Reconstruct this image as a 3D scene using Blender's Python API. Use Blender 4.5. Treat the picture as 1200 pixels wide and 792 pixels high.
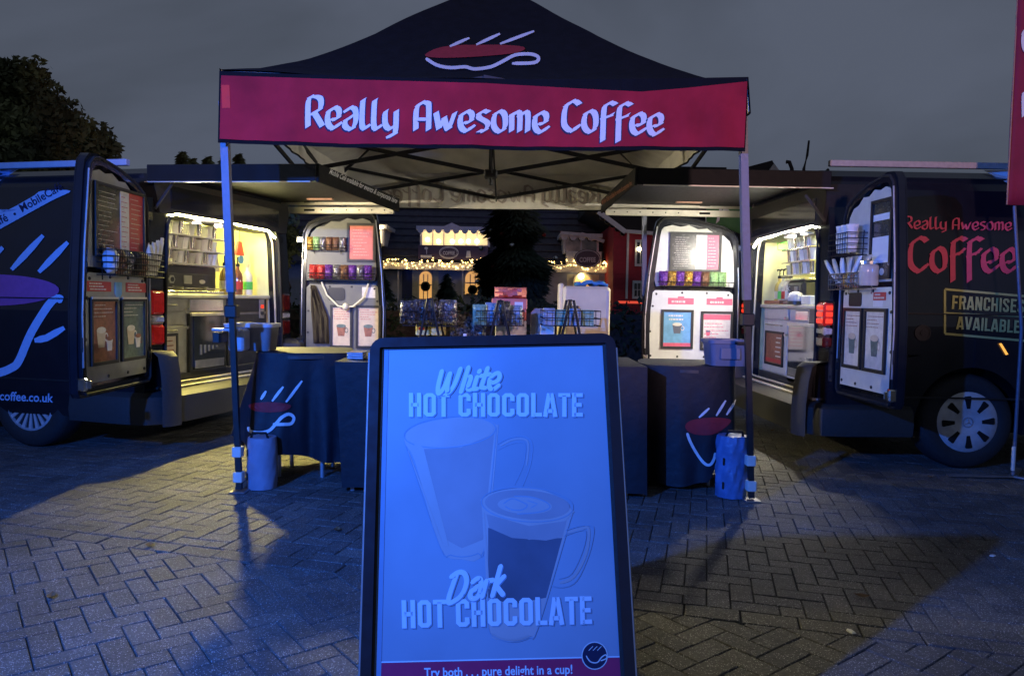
import bpy, math, random
from mathutils import Vector, Matrix
from mathutils.bvhtree import BVHTree
random.seed(7)
for o in list(bpy.data.objects): bpy.data.objects.remove(o)
SC = bpy.context.scene; COL = SC.collection
R = math.radians
# ---------------------------------------------------------------- camera
FPX, CX, CY = 867.0, 600.0, 396.0
PITCH, ROLL = R(2.905), R(1.0)
CAM = Vector((0, 0, 1.13))
fw = Vector((0, math.cos(PITCH), -math.sin(PITCH)))
r0 = Vector((1, 0, 0)); u0 = Vector((0, math.sin(PITCH), math.cos(PITCH)))
rt = r0*math.cos(ROLL) + u0*math.sin(ROLL); up = -r0*math.sin(ROLL) + u0*math.cos(ROLL)
cd = bpy.data.cameras.new("camera"); cam = bpy.data.objects.new("camera", cd); COL.objects.link(cam)
cd.sensor_width = 36; cd.lens = FPX/1200*36; cd.clip_start = 0.05; cd.clip_end = 2000
Mc = Matrix((rt, up, -fw)).transposed().to_4x4(); Mc.translation = CAM; cam.matrix_world = Mc
SC.camera = cam
# ---------------------------------------------------------------- sky, lamps, exposure
w = bpy.data.worlds.new("World"); SC.world = w; w.use_nodes = True
nt = w.node_tree; bg = nt.nodes['Background']
tc = nt.nodes.new('ShaderNodeTexCoord'); nz = nt.nodes.new('ShaderNodeTexNoise'); cr = nt.nodes.new('ShaderNodeValToRGB')
mp = nt.nodes.new('ShaderNodeMapping'); mp.inputs['Scale'].default_value = (1.0, 1.0, 2.2)
nt.links.new(tc.outputs['Generated'], mp.inputs[0]); nt.links.new(mp.outputs[0], nz.inputs['Vector'])
nz.inputs['Scale'].default_value = 1.6; nz.inputs['Detail'].default_value = 5; nz.inputs['Roughness'].default_value = .5
nz.inputs['Distortion'].default_value = .4; cr.color_ramp.elements[0].position = .36; cr.color_ramp.elements[0].color = (.050, .060, .080, 1)
cr.color_ramp.elements[1].position = .66; cr.color_ramp.elements[1].color = (.092, .108, .150, 1)
nt.links.new(nz.outputs['Fac'], cr.inputs[0]); nt.links.new(cr.outputs[0], bg.inputs[0]); bg.inputs[1].default_value = 1.0
SC.view_settings.view_transform = 'Standard'; SC.view_settings.look = 'None'; SC.view_settings.exposure = 0; SC.view_settings.gamma = 1
def spot(name, loc, to, power, col, size, blend, rad):
    l = bpy.data.lights.new(name, 'SPOT'); l.energy = power; l.color = col; l.spot_size = R(size); l.spot_blend = blend
    l.shadow_soft_size = rad; o = bpy.data.objects.new(name, l); COL.objects.link(o); o.location = loc
    o.rotation_euler = (Vector(to)-Vector(loc)).to_track_quat('-Z', 'Y').to_euler(); return o
spot('blue_flood_lamp', (-2.17, .14, 2.2), (-.2, 5.0, 1.20), 1250, (.028, .18, 1.0), 114, 1.0, .035)
spot('warm_fill_spot', (2.4, -5.5, 2.9), (.95, 4.3, 4.45), 1350, (1, .60, .58), 46, .15, .25)  # added unseen warm spot, cone trimmed to light valance and van tops
# ---------------------------------------------------------------- pixel <-> space
def ray(px, py):
    return (fw + rt*((px-CX)/FPX) - up*((py-CY)/FPX)).normalized()
def P(px, py, Y):
    d = ray(px, py); return CAM + d*(Y/d.y)
def PZ(px, py, z=0.0):
    d = ray(px, py); return CAM + d*((z-CAM.z)/d.z)
def plane(O, n):
    O = Vector(O); n = Vector(n).normalized()
    def f(px, py, off=0.0):
        d = ray(px, py); p = CAM + d*((O-CAM).dot(n)/d.dot(n))
        return p - n*off if n.dot(d) > 0 else p + n*off
    return f
def onmesh(bvh):
    last = [None]
    def f(px, py, off=0.0):
        d = ray(px, py); h, n, i, t = bvh.ray_cast(CAM, d)
        if h is None:
            h = CAM + d*(last[0] or 5.0); return h - d*off
        last[0] = (h-CAM).length
        if n.dot(d) > 0: n = -n
        return h + n*off - d*off*.5
    return f
# ---------------------------------------------------------------- materials
MATS = {}
def mat(name, col, rough=.6, metal=0.0, var=.12, scale=30, bump=.0, bscale=None, emit=None, estr=0.0, coat=0.0, alpha=1.0, trans=0.0, flecks=None, detail=4, spec=None, world=False):
    if name in MATS: return MATS[name]
    m = bpy.data.materials.new(name); m.use_nodes = True; MATS[name] = m
    t = m.node_tree; b = t.nodes['Principled BSDF']; L = t.links
    b.inputs['Roughness'].default_value = rough; b.inputs['Metallic'].default_value = metal
    b.inputs['Coat Weight'].default_value = coat; b.inputs['Coat Roughness'].default_value = .08
    b.inputs['Transmission Weight'].default_value = trans
    if spec is not None: b.inputs['Specular IOR Level'].default_value = spec
    co = t.nodes.new('ShaderNodeTexCoord'); gm = t.nodes.new('ShaderNodeNewGeometry'); CO = gm.outputs['Position'] if world else co.outputs['Object']; n = t.nodes.new('ShaderNodeTexNoise')
    n.inputs['Scale'].default_value = scale; n.inputs['Detail'].default_value = detail
    L.new(CO, n.inputs['Vector'])
    c = t.nodes.new('ShaderNodeValToRGB'); e = c.color_ramp.elements
    e[0].position = .3; e[0].color = tuple(max(0, x*(1-var)) for x in col)+(1,)
    e[1].position = .7; e[1].color = tuple(min(1, x*(1+var)) for x in col)+(1,)
    L.new(n.outputs['Fac'], c.inputs[0]); outc = c.outputs[0]
    if flecks:
        v = t.nodes.new('ShaderNodeTexVoronoi'); v.inputs['Scale'].default_value = flecks[0]
        L.new(CO, v.inputs['Vector'])
        mth = t.nodes.new('ShaderNodeMath'); mth.operation = 'LESS_THAN'; mth.inputs[1].default_value = flecks[1]
        sx = t.nodes.new('ShaderNodeSeparateColor'); L.new(v.outputs['Color'], sx.inputs[0]); L.new(sx.outputs[0], mth.inputs[0])
        mx = t.nodes.new('ShaderNodeMix'); mx.data_type = 'RGBA'; mx.inputs['B'].default_value = flecks[2]+(1,)
        L.new(mth.outputs[0], mx.inputs['Factor']); L.new(outc, mx.inputs['A']); outc = mx.outputs['Result']
    if world:
        n3 = t.nodes.new('ShaderNodeTexNoise'); n3.inputs['Scale'].default_value = 1.7; n3.inputs['Detail'].default_value = 6; n3.inputs['Roughness'].default_value = .65; L.new(CO, n3.inputs['Vector'])
        mr = t.nodes.new('ShaderNodeMapRange'); mr.inputs['From Min'].default_value = .35; mr.inputs['From Max'].default_value = .65; mr.inputs['To Min'].default_value = .62; mr.inputs['To Max'].default_value = 1.15; L.new(n3.outputs['Fac'], mr.inputs['Value'])
        m3 = t.nodes.new('ShaderNodeMix'); m3.data_type = 'RGBA'; m3.blend_type = 'MULTIPLY'; m3.inputs['Factor'].default_value = 1; L.new(outc, m3.inputs['A']); L.new(mr.outputs[0], m3.inputs['B']); outc = m3.outputs['Result']
    L.new(outc, b.inputs['Base Color'])
    rr = t.nodes.new('ShaderNodeMapRange'); rr.inputs['To Min'].default_value = max(.02, rough-.08); rr.inputs['To Max'].default_value = min(1, rough+.1)
    L.new(n.outputs['Fac'], rr.inputs['Value']); L.new(rr.outputs[0], b.inputs['Roughness'])
    if bump:
        n2 = t.nodes.new('ShaderNodeTexNoise'); n2.inputs['Scale'].default_value = bscale or scale*3; n2.inputs['Detail'].default_value = 6
        L.new(CO, n2.inputs['Vector'])
        bp = t.nodes.new('ShaderNodeBump'); bp.inputs['Strength'].default_value = bump; bp.inputs['Distance'].default_value = .01
        L.new(n2.outputs['Fac'], bp.inputs['Height']); L.new(bp.outputs[0], b.inputs['Normal'])
    if emit:
        b.inputs['Emission Color'].default_value = emit+(1,); b.inputs['Emission Strength'].default_value = estr
    b.inputs['Alpha'].default_value = alpha
    return m
def M(k): return MATS[k]
mat('black_paint', (.010, .012, .018), .2, 0, .1, 8, .03, 3, coat=.6)
mat('black_plastic', (.018, .018, .019), .5, 0, .2, 40, .1, 300)
mat('bumper_plastic', (.035, .035, .036), .55, 0, .15, 60, .15, 400)
mat('rubber', (.02, .02, .021), .8, 0, .2, 50, .1)
mat('canopy_black', (.006, .0065, .008), .9, 0, .25, 12, .5, 25, spec=.2)
mat('valance_red', (.38, .018, .032), .85, 0, .22, 5, .7, 9, spec=.2)
mat('patch_red', (.70, .03, .02), .7, 0, .15, 20)
mat('lining', (.66, .63, .57), .8, 0, .14, 5, .7, 9)
mat('lining_print', (.36, .31, .28), .85, 0, .2, 8, .6, 9)
mat('lining_red', (.30, .18, .16), .85, 0, .2, 5, .6, 9)
mat('print_white', (.78, .78, .80), .6, 0, .05, 40)
mat('side_print_blue_tint', (.46, .64, .92), .35, 0, .05, 40)  # white print with the lamp's blue put into its colour
mat('print_navy', (.015, .015, .06), .7)
mat('print_red', (.50, .03, .06), .6, 0, .08, 30)
mat('logo_red', (.33, .02, .03), .7, 0, .1, 30)
mat('logo_purple', (.45, .10, .32), .6, 0, .08, 30)
mat('steel', (.42, .43, .46), .35, .9, .1, 20, .05, 60)
mat('leg_metal', (.16, .17, .22), .45, .2, .12, 25, .1, 50)
mat('truss', (.02, .02, .022), .5, .2, .2, 30)
mat('alu', (.72, .68, .58), .4, .35, .12, 14, .1, 60)
mat('dark_hole', (.004, .004, .004), .9)
mat('cream', (.62, .57, .46), .5, 0, .06, 20)
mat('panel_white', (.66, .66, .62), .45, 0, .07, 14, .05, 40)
mat('panel_white_shaded', (.34, .34, .31), .5, 0, .1, 14, .05, 40)  # white door panel with weaker light put into its colour
mat('panel_white_dimmed', (.15, .15, .13), .5, 0, .1, 14, .05, 40)  # same white panel, shade of the far left door painted in
mat('cabinet_white', (.55, .55, .56), .4, 0, .1, 20)
mat('cabinet_grey', (.33, .32, .29), .45, 0, .15, 20)
mat('cabinet_dark', (.05, .05, .052), .35, 0, .2, 20)
mat('interior', (.80, .76, .42), .6, 0, .12, 9, .15, 30)
mat('counter', (.62, .61, .55), .35, 0, .06, 20)
mat('glass_dark', (.03, .035, .035), .08, 0, .2, 6, coat=1)
mat('fridge_back', (.20, .19, .16), .4, 0, .3, 12)
mat('chrome', (.88, .86, .78), .2, 1, .05, 20)
mat('clear_glass', (.85, .85, .78), .06, 0, .1, 20, alpha=.5, coat=1)
mat('paper_cup', (.80, .80, .78), .5, 0, .05, 20)
mat('cup_kraft', (.30, .19, .11), .7, 0, .15, 20)
mat('wire', (.012, .012, .013), .6, 0, .1, 30, spec=.25)
mat('red_lens', (.35, .006, .006), .18, 0, .3, 40, emit=(1, .03, .015), estr=.10, coat=1)
mat('red_lit', (.6, .02, .01), .3, 0, .3, 60, .8, 90, emit=(1, .05, .015), estr=1.0)
mat('red_lens_lit', (.5, .01, .008), .2, 0, .3, 60, .5, 80, emit=(1, .02, .01), estr=.16, coat=1)
mat('red_lens_dark', (.10, .006, .006), .2, 0, .3, 60, coat=1)
mat('white_lens', (.5, .5, .52), .2, 0, .3, 60, coat=1)
mat('amber', (.7, .3, .03), .3, 0, .1, 30, emit=(1, .45, .08), estr=1.2)
mat('led_warm', (1, 1, .8), .5, emit=(1, .90, .32), estr=95)
mat('led_inner_warm', (1, 1, .8), .5, emit=(1, .92, .34), estr=190)
mat('led_inner_white', (1, 1, .9), .5, emit=(1, .96, .60), estr=170)
mat('led_white', (1, 1, .9), .5, emit=(1, .97, .74), estr=50)
mat('cloth_black', (.010, .012, .020), .62, 0, .2, 8, .5, 16)
mat('table_top', (.05, .05, .055), .38, 0, .2, 12)
mat('tub_blue', (.14, .17, .26), .35, 0, .08, 12, .05, 20)
mat('bin_white', (.55, .56, .62), .4, 0, .08, 12)
mat('bin_grey', (.20, .20, .22), .5, 0, .1, 20)
mat('weight_bag', (.26, .28, .38), .6, 0, .15, 10, .4, 12)
mat('weight_bag_blue', (.10, .20, .42), .4, 0, .2, 10, .9, 18)
mat('tyre', (.022, .022, .024), .75, 0, .2, 40, .4, 120)
mat('hubcap', (.58, .58, .60), .4, .25, .1, 30)
mat('sign_frame', (.012, .013, .022), .3, 0, .1, 30, coat=.4)
mat('poster_paper', (.36, .43, .54), .3, 0, .14, 2.2, .05, 6)
mat('poster_light', (.82, .88, 1.0), .35, 0, .03, 20)
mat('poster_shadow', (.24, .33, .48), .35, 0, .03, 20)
mat('poster_milk', (.42, .37, .42), .35, 0, .16, 4)
mat('poster_choc', (.13, .15, .22), .35, 0, .25, 5)
mat('poster_foam', (.55, .48, .50), .35, 0, .05, 10)
mat('poster_line', (.30, .39, .52), .35, 0, .03, 20)
mat('poster_hi', (.52, .47, .50), .35, 0, .10, 5)
mat('poster_red', (.50, .03, .12), .35, 0, .05, 20)
mat('silver_edge', (.55, .56, .6), .3, .7, .05, 20)
mat('menu_paper', (.60, .50, .40), .5, 0, .1, 30)
mat('menu_red', (.50, .05, .05), .5, 0, .1, 40)
mat('menu_pink', (.70, .12, .20), .45, 0, .1, 40)
mat('menu_brown', (.30, .12, .07), .5, 0, .3, 30)
mat('menu_teal', (.12, .17, .16), .5, 0, .3, 30)
mat('menu_blue', (.15, .38, .65), .5, 0, .15, 20)
mat('menu_dark', (.05, .055, .05), .25, 0, .4, 25, coat=.6)
mat('menu_text', (.70, .66, .6), .5)
mat('apron_brown', (.045, .036, .022), .85, 0, .2, 20, .5, 40)
mat('purple_foil', (.14, .04, .28), .25, .3, .4, 60, .9, 90)
mat('gold_foil', (.55, .32, .06), .25, .5, .5, 60, .9, 90)
mat('green_foil', (.30, .50, .20), .3, .2, .4, 60, .9, 90)
mat('silver_foil', (.34, .33, .33), .2, .7, .6, 60, 1.0, 70)
mat('red_foil', (.55, .06, .05), .25, .3, .5, 60, .9, 90)
mat('brown_foil', (.20, .10, .05), .3, .3, .5, 60, .9, 90)
mat('cellophane', (.16, .16, .16), .12, .5, .9, 60, 1.0, 60)
mat('carton_red', (.70, .20, .16), .6, 0, .12, 20)
mat('carton_yellow', (.85, .78, .30), .6, 0, .12, 30)
mat('carton_white', (.80, .80, .80), .6, 0, .08, 20)
mat('carton_cream', (.80, .70, .42), .6, 0, .1, 8, .1, 20)
mat('bag_grey', (.30, .30, .33), .5, 0, .1, 10, .5, 20)
mat('blue_pack', (.22, .32, .42), .35, 0, .35, 40, .6, 60)
mat('teal_pack', (.22, .42, .30), .35, 0, .35, 40, .6, 60)
mat('blue_cloth', (.06, .25, .50), .8, 0, .2, 20, .6, 40)
mat('machine_black', (.03, .03, .03), .3, 0, .2, 20, coat=.5)
mat('machine_face', (.38, .38, .33), .35, .2, .1, 20)
mat('towel', (.80, .76, .60), .9, 0, .1, 30, .6, 60)
mat('syrup', (.55, .42, .12), .15, 0, .2, 10, coat=1)
mat('syrup_dark', (.20, .07, .04), .15, 0, .2, 10, coat=1)
mat('label_white', (.8, .8, .75), .6)
mat('label_green', (.10, .55, .12), .6)
mat('label_red', (.55, .05, .04), .6)
mat('tag_red', (.70, .08, .03), .5)
mat('tag_blue', (.12, .32, .50), .5)
mat('wood_pink', (.45, .25, .18), .6, 0, .15, 20)
mat('strip_cream', (.52, .42, .32), .5)
mat('lid_black', (.006, .006, .007), .6, 0, .1, 30, spec=.3)
mat('stripe_blue_tint', (.50, .58, .70), .5, 0, .05, 20)  # white roof strip, blue lamplight mixed into the colour
mat('yellow_print', (.50, .52, .18), .6, 0, .08, 30)
mat('pink_print', (.62, .07, .14), .55, 0, .08, 30)
mat('flag_red', (.25, .012, .045), .75, 0, .15, 8, .5, 16)
mat('paver_a', (.118, .114, .110), .62, 0, .35, 70, .8, 190, flecks=(380, .05, (.6, .6, .58)), detail=8, world=True)
mat('paver_b', (.095, .093, .093), .60, 0, .38, 60, .8, 180, flecks=(400, .045, (.6, .6, .58)), detail=8, world=True)
mat('paver_c', (.140, .134, .126), .64, 0, .32, 80, .8, 210, flecks=(360, .055, (.62, .62, .58)), detail=8, world=True)
mat('dead_leaf', (.16, .09, .04), .8, 0, .3, 60)
mat('joint_sand', (.040, .039, .036), .95, 0, .4, 80, .5, 200)
mat('asphalt', (.05, .05, .05), .85, 0, .3, 20, .5, 120)
mat('grass', (.018, .030, .010), .9, 0, .4, 10, .8, 30)
mat('hedge_leaf', (.018, .035, .012), .8, 0, .5, 6)
mat('leaf_dark', (.080, .090, .035), .75, 0, .5, 2)
mat('leaf_mid', (.13, .14, .050), .75, 0, .5, 2)
mat('leaf_olive', (.11, .12, .045), .75, 0, .5, 2)
mat('needle', (.028, .045, .030), .8, 0, .5, 5)
mat('bark', (.05, .038, .028), .9, 0, .4, 12, .8, 30)
mat('shop_roof', (.060, .062, .090), .75, 0, .3, 6, .5, 20)
mat('shop_wall', (.40, .41, .52), .7, 0, .12, 5, .2, 20)
mat('shop_trim', (.72, .70, .78), .6, 0, .1, 10)
mat('shop_cream', (.75, .68, .50), .6, 0, .1, 10)
mat('shop_sign', (.085, .055, .10), .5, 0, .1, 10)
mat('shop_door_blue', (.03, .04, .14), .5, 0, .1, 10)
mat('window_lit', (.8, .6, .3), .4, 0, .4, 3, emit=(1, .74, .34), estr=1.0)
mat('window_bright', (.8, .6, .3), .4, 0, .4, 3, emit=(1, .80, .42), estr=2.2)
mat('window_amber', (.8, .5, .2), .4, 0, .4, 3, emit=(1, .50, .14), estr=.65)
mat('window_dark', (.02, .02, .025), .15, 0, .2, 5, coat=1)
mat('lamp_glow', (1, .8, .5), .5, emit=(1, .80, .42), estr=9)
mat('bulb', (1, .8, .5), .5, emit=(1, .66, .20), estr=7)
mat('house_red', (.45, .035, .06), .7, 0, .12, 6, .2, 30)
mat('house_white', (.80, .80, .84), .6, 0, .06, 10)
mat('red_glow', (.5, .05, .03), .5, emit=(1, .10, .05), estr=.7)
mat('green_awning', (.05, .16, .06), .7, 0, .15, 8, .4, 14)
mat('bauble_silver', (.6, .6, .6), .15, .9, .1, 10)
mat('bauble_red', (.4, .04, .04), .2, .6, .1, 10)
mat('far_roof', (.018, .018, .020), .8, 0, .3, 5)
mat('gable_white', (.55, .52, .50), .6)
# ---------------------------------------------------------------- mesh builder
class MB:
    def __init__(s, T=None): s.v = []; s.f = []; s.T = T
    def add(s, vs, fs):
        n = len(s.v)
        s.v += [s.T(*p) if s.T else Vector(p) for p in vs]
        s.f += [tuple(i+n for i in f) for f in fs]; return s
    def box(s, x0, x1, y0, y1, z0, z1, b=0.0):
        if b <= 0:
            s.add([(x0,y0,z0),(x1,y0,z0),(x1,y1,z0),(x0,y1,z0),(x0,y0,z1),(x1,y0,z1),(x1,y1,z1),(x0,y1,z1)],
                  [(3,2,1,0),(4,5,6,7),(0,1,5,4),(1,2,6,5),(2,3,7,6),(3,0,4,7)]); return s
        xs = (min(x0,x1), max(x0,x1)); ys = (min(y0,y1), max(y0,y1)); zs = (min(z0,z1), max(z0,z1))
        b = min(b, (xs[1]-xs[0])*.45, (ys[1]-ys[0])*.45, (zs[1]-zs[0])*.45)
        vs = []; idx = {}
        for i in (0,1):
            for j in (0,1):
                for k in (0,1):
                    c = [xs[i], ys[j], zs[k]]; sg = [1-2*i, 1-2*j, 1-2*k]
                    for a in range(3):
                        q = [c[m] + (sg[m]*b if m != a else 0) for m in range(3)]
                        idx[(i,j,k,a)] = len(vs); vs.append(tuple(q))
        fs = []
        for i in (0,1): fs.append(tuple(idx[(i,j,k,0)] for j,k in ((0,0),(1,0),(1,1),(0,1))))
        for j in (0,1): fs.append(tuple(idx[(i,j,k,1)] for i,k in ((0,0),(1,0),(1,1),(0,1))))
        for k in (0,1): fs.append(tuple(idx[(i,j,k,2)] for i,j in ((0,0),(1,0),(1,1),(0,1))))
        for j in (0,1):
            for k in (0,1): fs.append((idx[(0,j,k,1)],idx[(1,j,k,1)],idx[(1,j,k,2)],idx[(0,j,k,2)]))
        for i in (0,1):
            for k in (0,1): fs.append((idx[(i,0,k,0)],idx[(i,1,k,0)],idx[(i,1,k,2)],idx[(i,0,k,2)]))
        for i in (0,1):
            for j in (0,1): fs.append((idx[(i,j,0,0)],idx[(i,j,1,0)],idx[(i,j,1,1)],idx[(i,j,0,1)]))
        for i in (0,1):
            for j in (0,1):
                for k in (0,1): fs.append((idx[(i,j,k,0)],idx[(i,j,k,1)],idx[(i,j,k,2)]))
        return s.add(vs, fs)
    def tube(s, pts, r, n=8, closed=False, r1=None):
        pts = [Vector(p) for p in pts]; m = len(pts); vs = []; fs = []
        ref = Vector((0,0,1))
        for i, p in enumerate(pts):
            if closed: t = pts[(i+1) % m] - pts[i-1]
            else: t = pts[min(i+1, m-1)] - pts[max(i-1, 0)]
            t = t.normalized() if t.length > 1e-9 else Vector((0,0,1))
            a = t.cross(ref)
            if a.length < .05: a = t.cross(Vector((1,0,0)))
            a.normalize(); b = t.cross(a)
            rr = r if r1 is None else r + (r1-r)*i/(m-1)
            for k in range(n):
                q = 2*math.pi*(k+.5)/n; vs.append(tuple(p + a*math.cos(q)*rr + b*math.sin(q)*rr))
        for i in range(m if closed else m-1):
            j = (i+1) % m
            for k in range(n): fs.append((i*n+k, i*n+(k+1)%n, j*n+(k+1)%n, j*n+k))
        if not closed: fs += [tuple(range(n))[::-1], tuple((m-1)*n+k for k in range(n))]
        return s.add(vs, fs)
    def bar(s, p, q, wd, ht):   # rectangular bar
        p = Vector(p); q = Vector(q); t = (q-p).normalized(); a = t.cross(Vector((0,0,1)))
        if a.length < .05: a = Vector((1,0,0))
        a.normalize(); b = a.cross(t); a *= wd/2; b *= ht/2
        vs = [tuple(c+x+y) for c in (p,q) for x,y in ((-a,-b),(a,-b),(a,b),(-a,b))]
        return s.add(vs, [(3,2,1,0),(4,5,6,7),(0,1,5,4),(1,2,6,5),(2,3,7,6),(3,0,4,7)])
    def lathe(s, prof, c=(0,0,0), n=24, axis='z', sx=1, sy=1, fn=None):
        vs = []; fs = []; m = len(prof)
        for i,(r,z) in enumerate(prof):
            for k in range(n):
                a = 2*math.pi*k/n; rr = r*(fn(a, i) if fn else 1); x, y = rr*math.cos(a)*sx, rr*math.sin(a)*sy
                if axis == 'z': vs.append((c[0]+x, c[1]+y, c[2]+z))
                elif axis == 'y': vs.append((c[0]+x, c[1]+z, c[2]+y))
                else: vs.append((c[0]+z, c[1]+x, c[2]+y))
        for i in range(m-1):
            for k in range(n): fs.append((i*n+k, i*n+(k+1)%n, (i+1)*n+(k+1)%n, (i+1)*n+k))
        fs += [tuple(range(n))[::-1], tuple((m-1)*n+k for k in range(n))]
        return s.add(vs, fs)
    def prism(s, poly, d0, d1, plane='xz', inset=0):   # polygon in two axes, extruded in the third
        n = len(poly)
        def mk(a, b, d):
            return {'xz': (a, d, b), 'xy': (a, b, d), 'yz': (d, a, b)}[plane]
        vs = [mk(a, b, d0) for a, b in poly] + [mk(a, b, d1) for a, b in poly]
        fs = [tuple(range(n))[::-1], tuple(range(n, 2*n))] + [(i, (i+1)%n, n+(i+1)%n, n+i) for i in range(n)]
        return s.add(vs, fs)
    def frame(s, poly, inner, d0, d1, plane='xz'):     # ring between two outlines, extruded
        n = len(poly)
        def mk(a, b, d): return {'xz': (a, d, b), 'xy': (a, b, d), 'yz': (d, a, b)}[plane]
        vs = [mk(a,b,d) for d in (d0,d1) for L in (poly,inner) for a,b in L]; fs = []
        for i in range(n):
            j = (i+1)%n
            fs += [(i,j,n+j,n+i), (2*n+i,2*n+j,3*n+j,3*n+i), (i,j,2*n+j,2*n+i), (n+i,n+j,3*n+j,3*n+i)]
        return s.add(vs, fs)
    def sheet(s, grid, closed=False):   # grid of points
        h = len(grid); w_ = len(grid[0]); vs = [p for r_ in grid for p in r_]; fs = []
        for i in range(h-1):
            for j in range(w_-1 if not closed else w_):
                k = (j+1) % w_; fs.append((i*w_+j, i*w_+k, (i+1)*w_+k, (i+1)*w_+j))
        return s.add(vs, fs)
    def ball(s, c, r, n=10, m=6, sz=1):
        prof = [(r*math.sin(math.pi*i/m)+1e-5, -r*sz*math.cos(math.pi*i/m)) for i in range(m+1)]
        return s.lathe(prof, c, n)
    def bvh(s): return BVHTree.FromPolygons([tuple(v) for v in s.v], s.f)
    def build(s, name, m, parent=None, smooth=False, loc=None, solid=0, **tags):
        me = bpy.data.meshes.new(name)
        org = Vector(loc) if loc is not None else (WM[parent] if parent is not None else Vector((0,0,0)))
        base = WM[parent] if parent is not None else Vector((0,0,0))
        me.from_pydata([tuple(Vector(v)-org) for v in s.v], [], s.f); me.update()
        if smooth:
            me.polygons.foreach_set('use_smooth', [True]*len(me.polygons))
            try: me.set_sharp_from_angle(angle=R(38))
            except Exception: pass
        me.materials.append(MATS[m] if isinstance(m, str) else m)
        o = bpy.data.objects.new(name, me); COL.objects.link(o); o.location = org-base
        if parent is not None: o.parent = parent
        WM[o] = org
        if solid:
            md = o.modifiers.new('solid', 'SOLIDIFY'); md.thickness = solid; md.offset = 0
        for k, v in tags.items(): o[k] = v
        return o
WM = {}
def thing(name, label, cat, loc=(0,0,0), group=None):
    o = bpy.data.objects.new(name, None); COL.objects.link(o); o.location = loc; o.empty_display_size = .1
    o['label'] = label; o['category'] = cat
    if group: o['group'] = group
    WM[o] = Vector(loc); return o
def tag(o, label, cat, group=None):
    o['label'] = label; o['category'] = cat
    if group: o['group'] = group
    return o
def dup(o, delta, label=None, group=None, rot=0):
    def cp(a, par):
        c = a.copy(); COL.objects.link(c)
        if par is not None: c.parent = par
        WM[c] = WM[a]
        for ch in [x for x in a.children]: cp(ch, c)
        return c
    c = cp(o, None); c.location = o.location + Vector(delta); c.rotation_euler.z += rot; WM[c] = WM[o] + Vector(delta)
    if label: c['label'] = label
    if group: c['group'] = group
    return c
# ---------------------------------------------------------------- lettering
TC = {}
def block_text(s, bold=.0, shear=0.0, space=1.0):
    k = (s, bold, shear, space)
    if k in TC: return TC[k]
    cu = bpy.data.curves.new('lettering', 'FONT'); cu.body = s; cu.offset = bold; cu.shear = shear; cu.resolution_u = 3; cu.space_character = space
    ob = bpy.data.objects.new('lettering', cu); COL.objects.link(ob); bpy.context.view_layer.update()
    dg = bpy.context.evaluated_depsgraph_get(); me = bpy.data.meshes.new_from_object(ob.evaluated_get(dg))
    vs = [v.co.copy() for v in me.vertices]; fs = [tuple(p.vertices) for p in me.polygons]
    bpy.data.objects.remove(ob); bpy.data.curves.remove(cu); bpy.data.meshes.remove(me)
    x0 = min(v.x for v in vs); x1 = max(v.x for v in vs); 
    TC[k] = ([((v.x-x0)/(x1-x0), v.y/.73) for v in vs], fs, (x1-x0)/.73); return TC[k]
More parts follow.
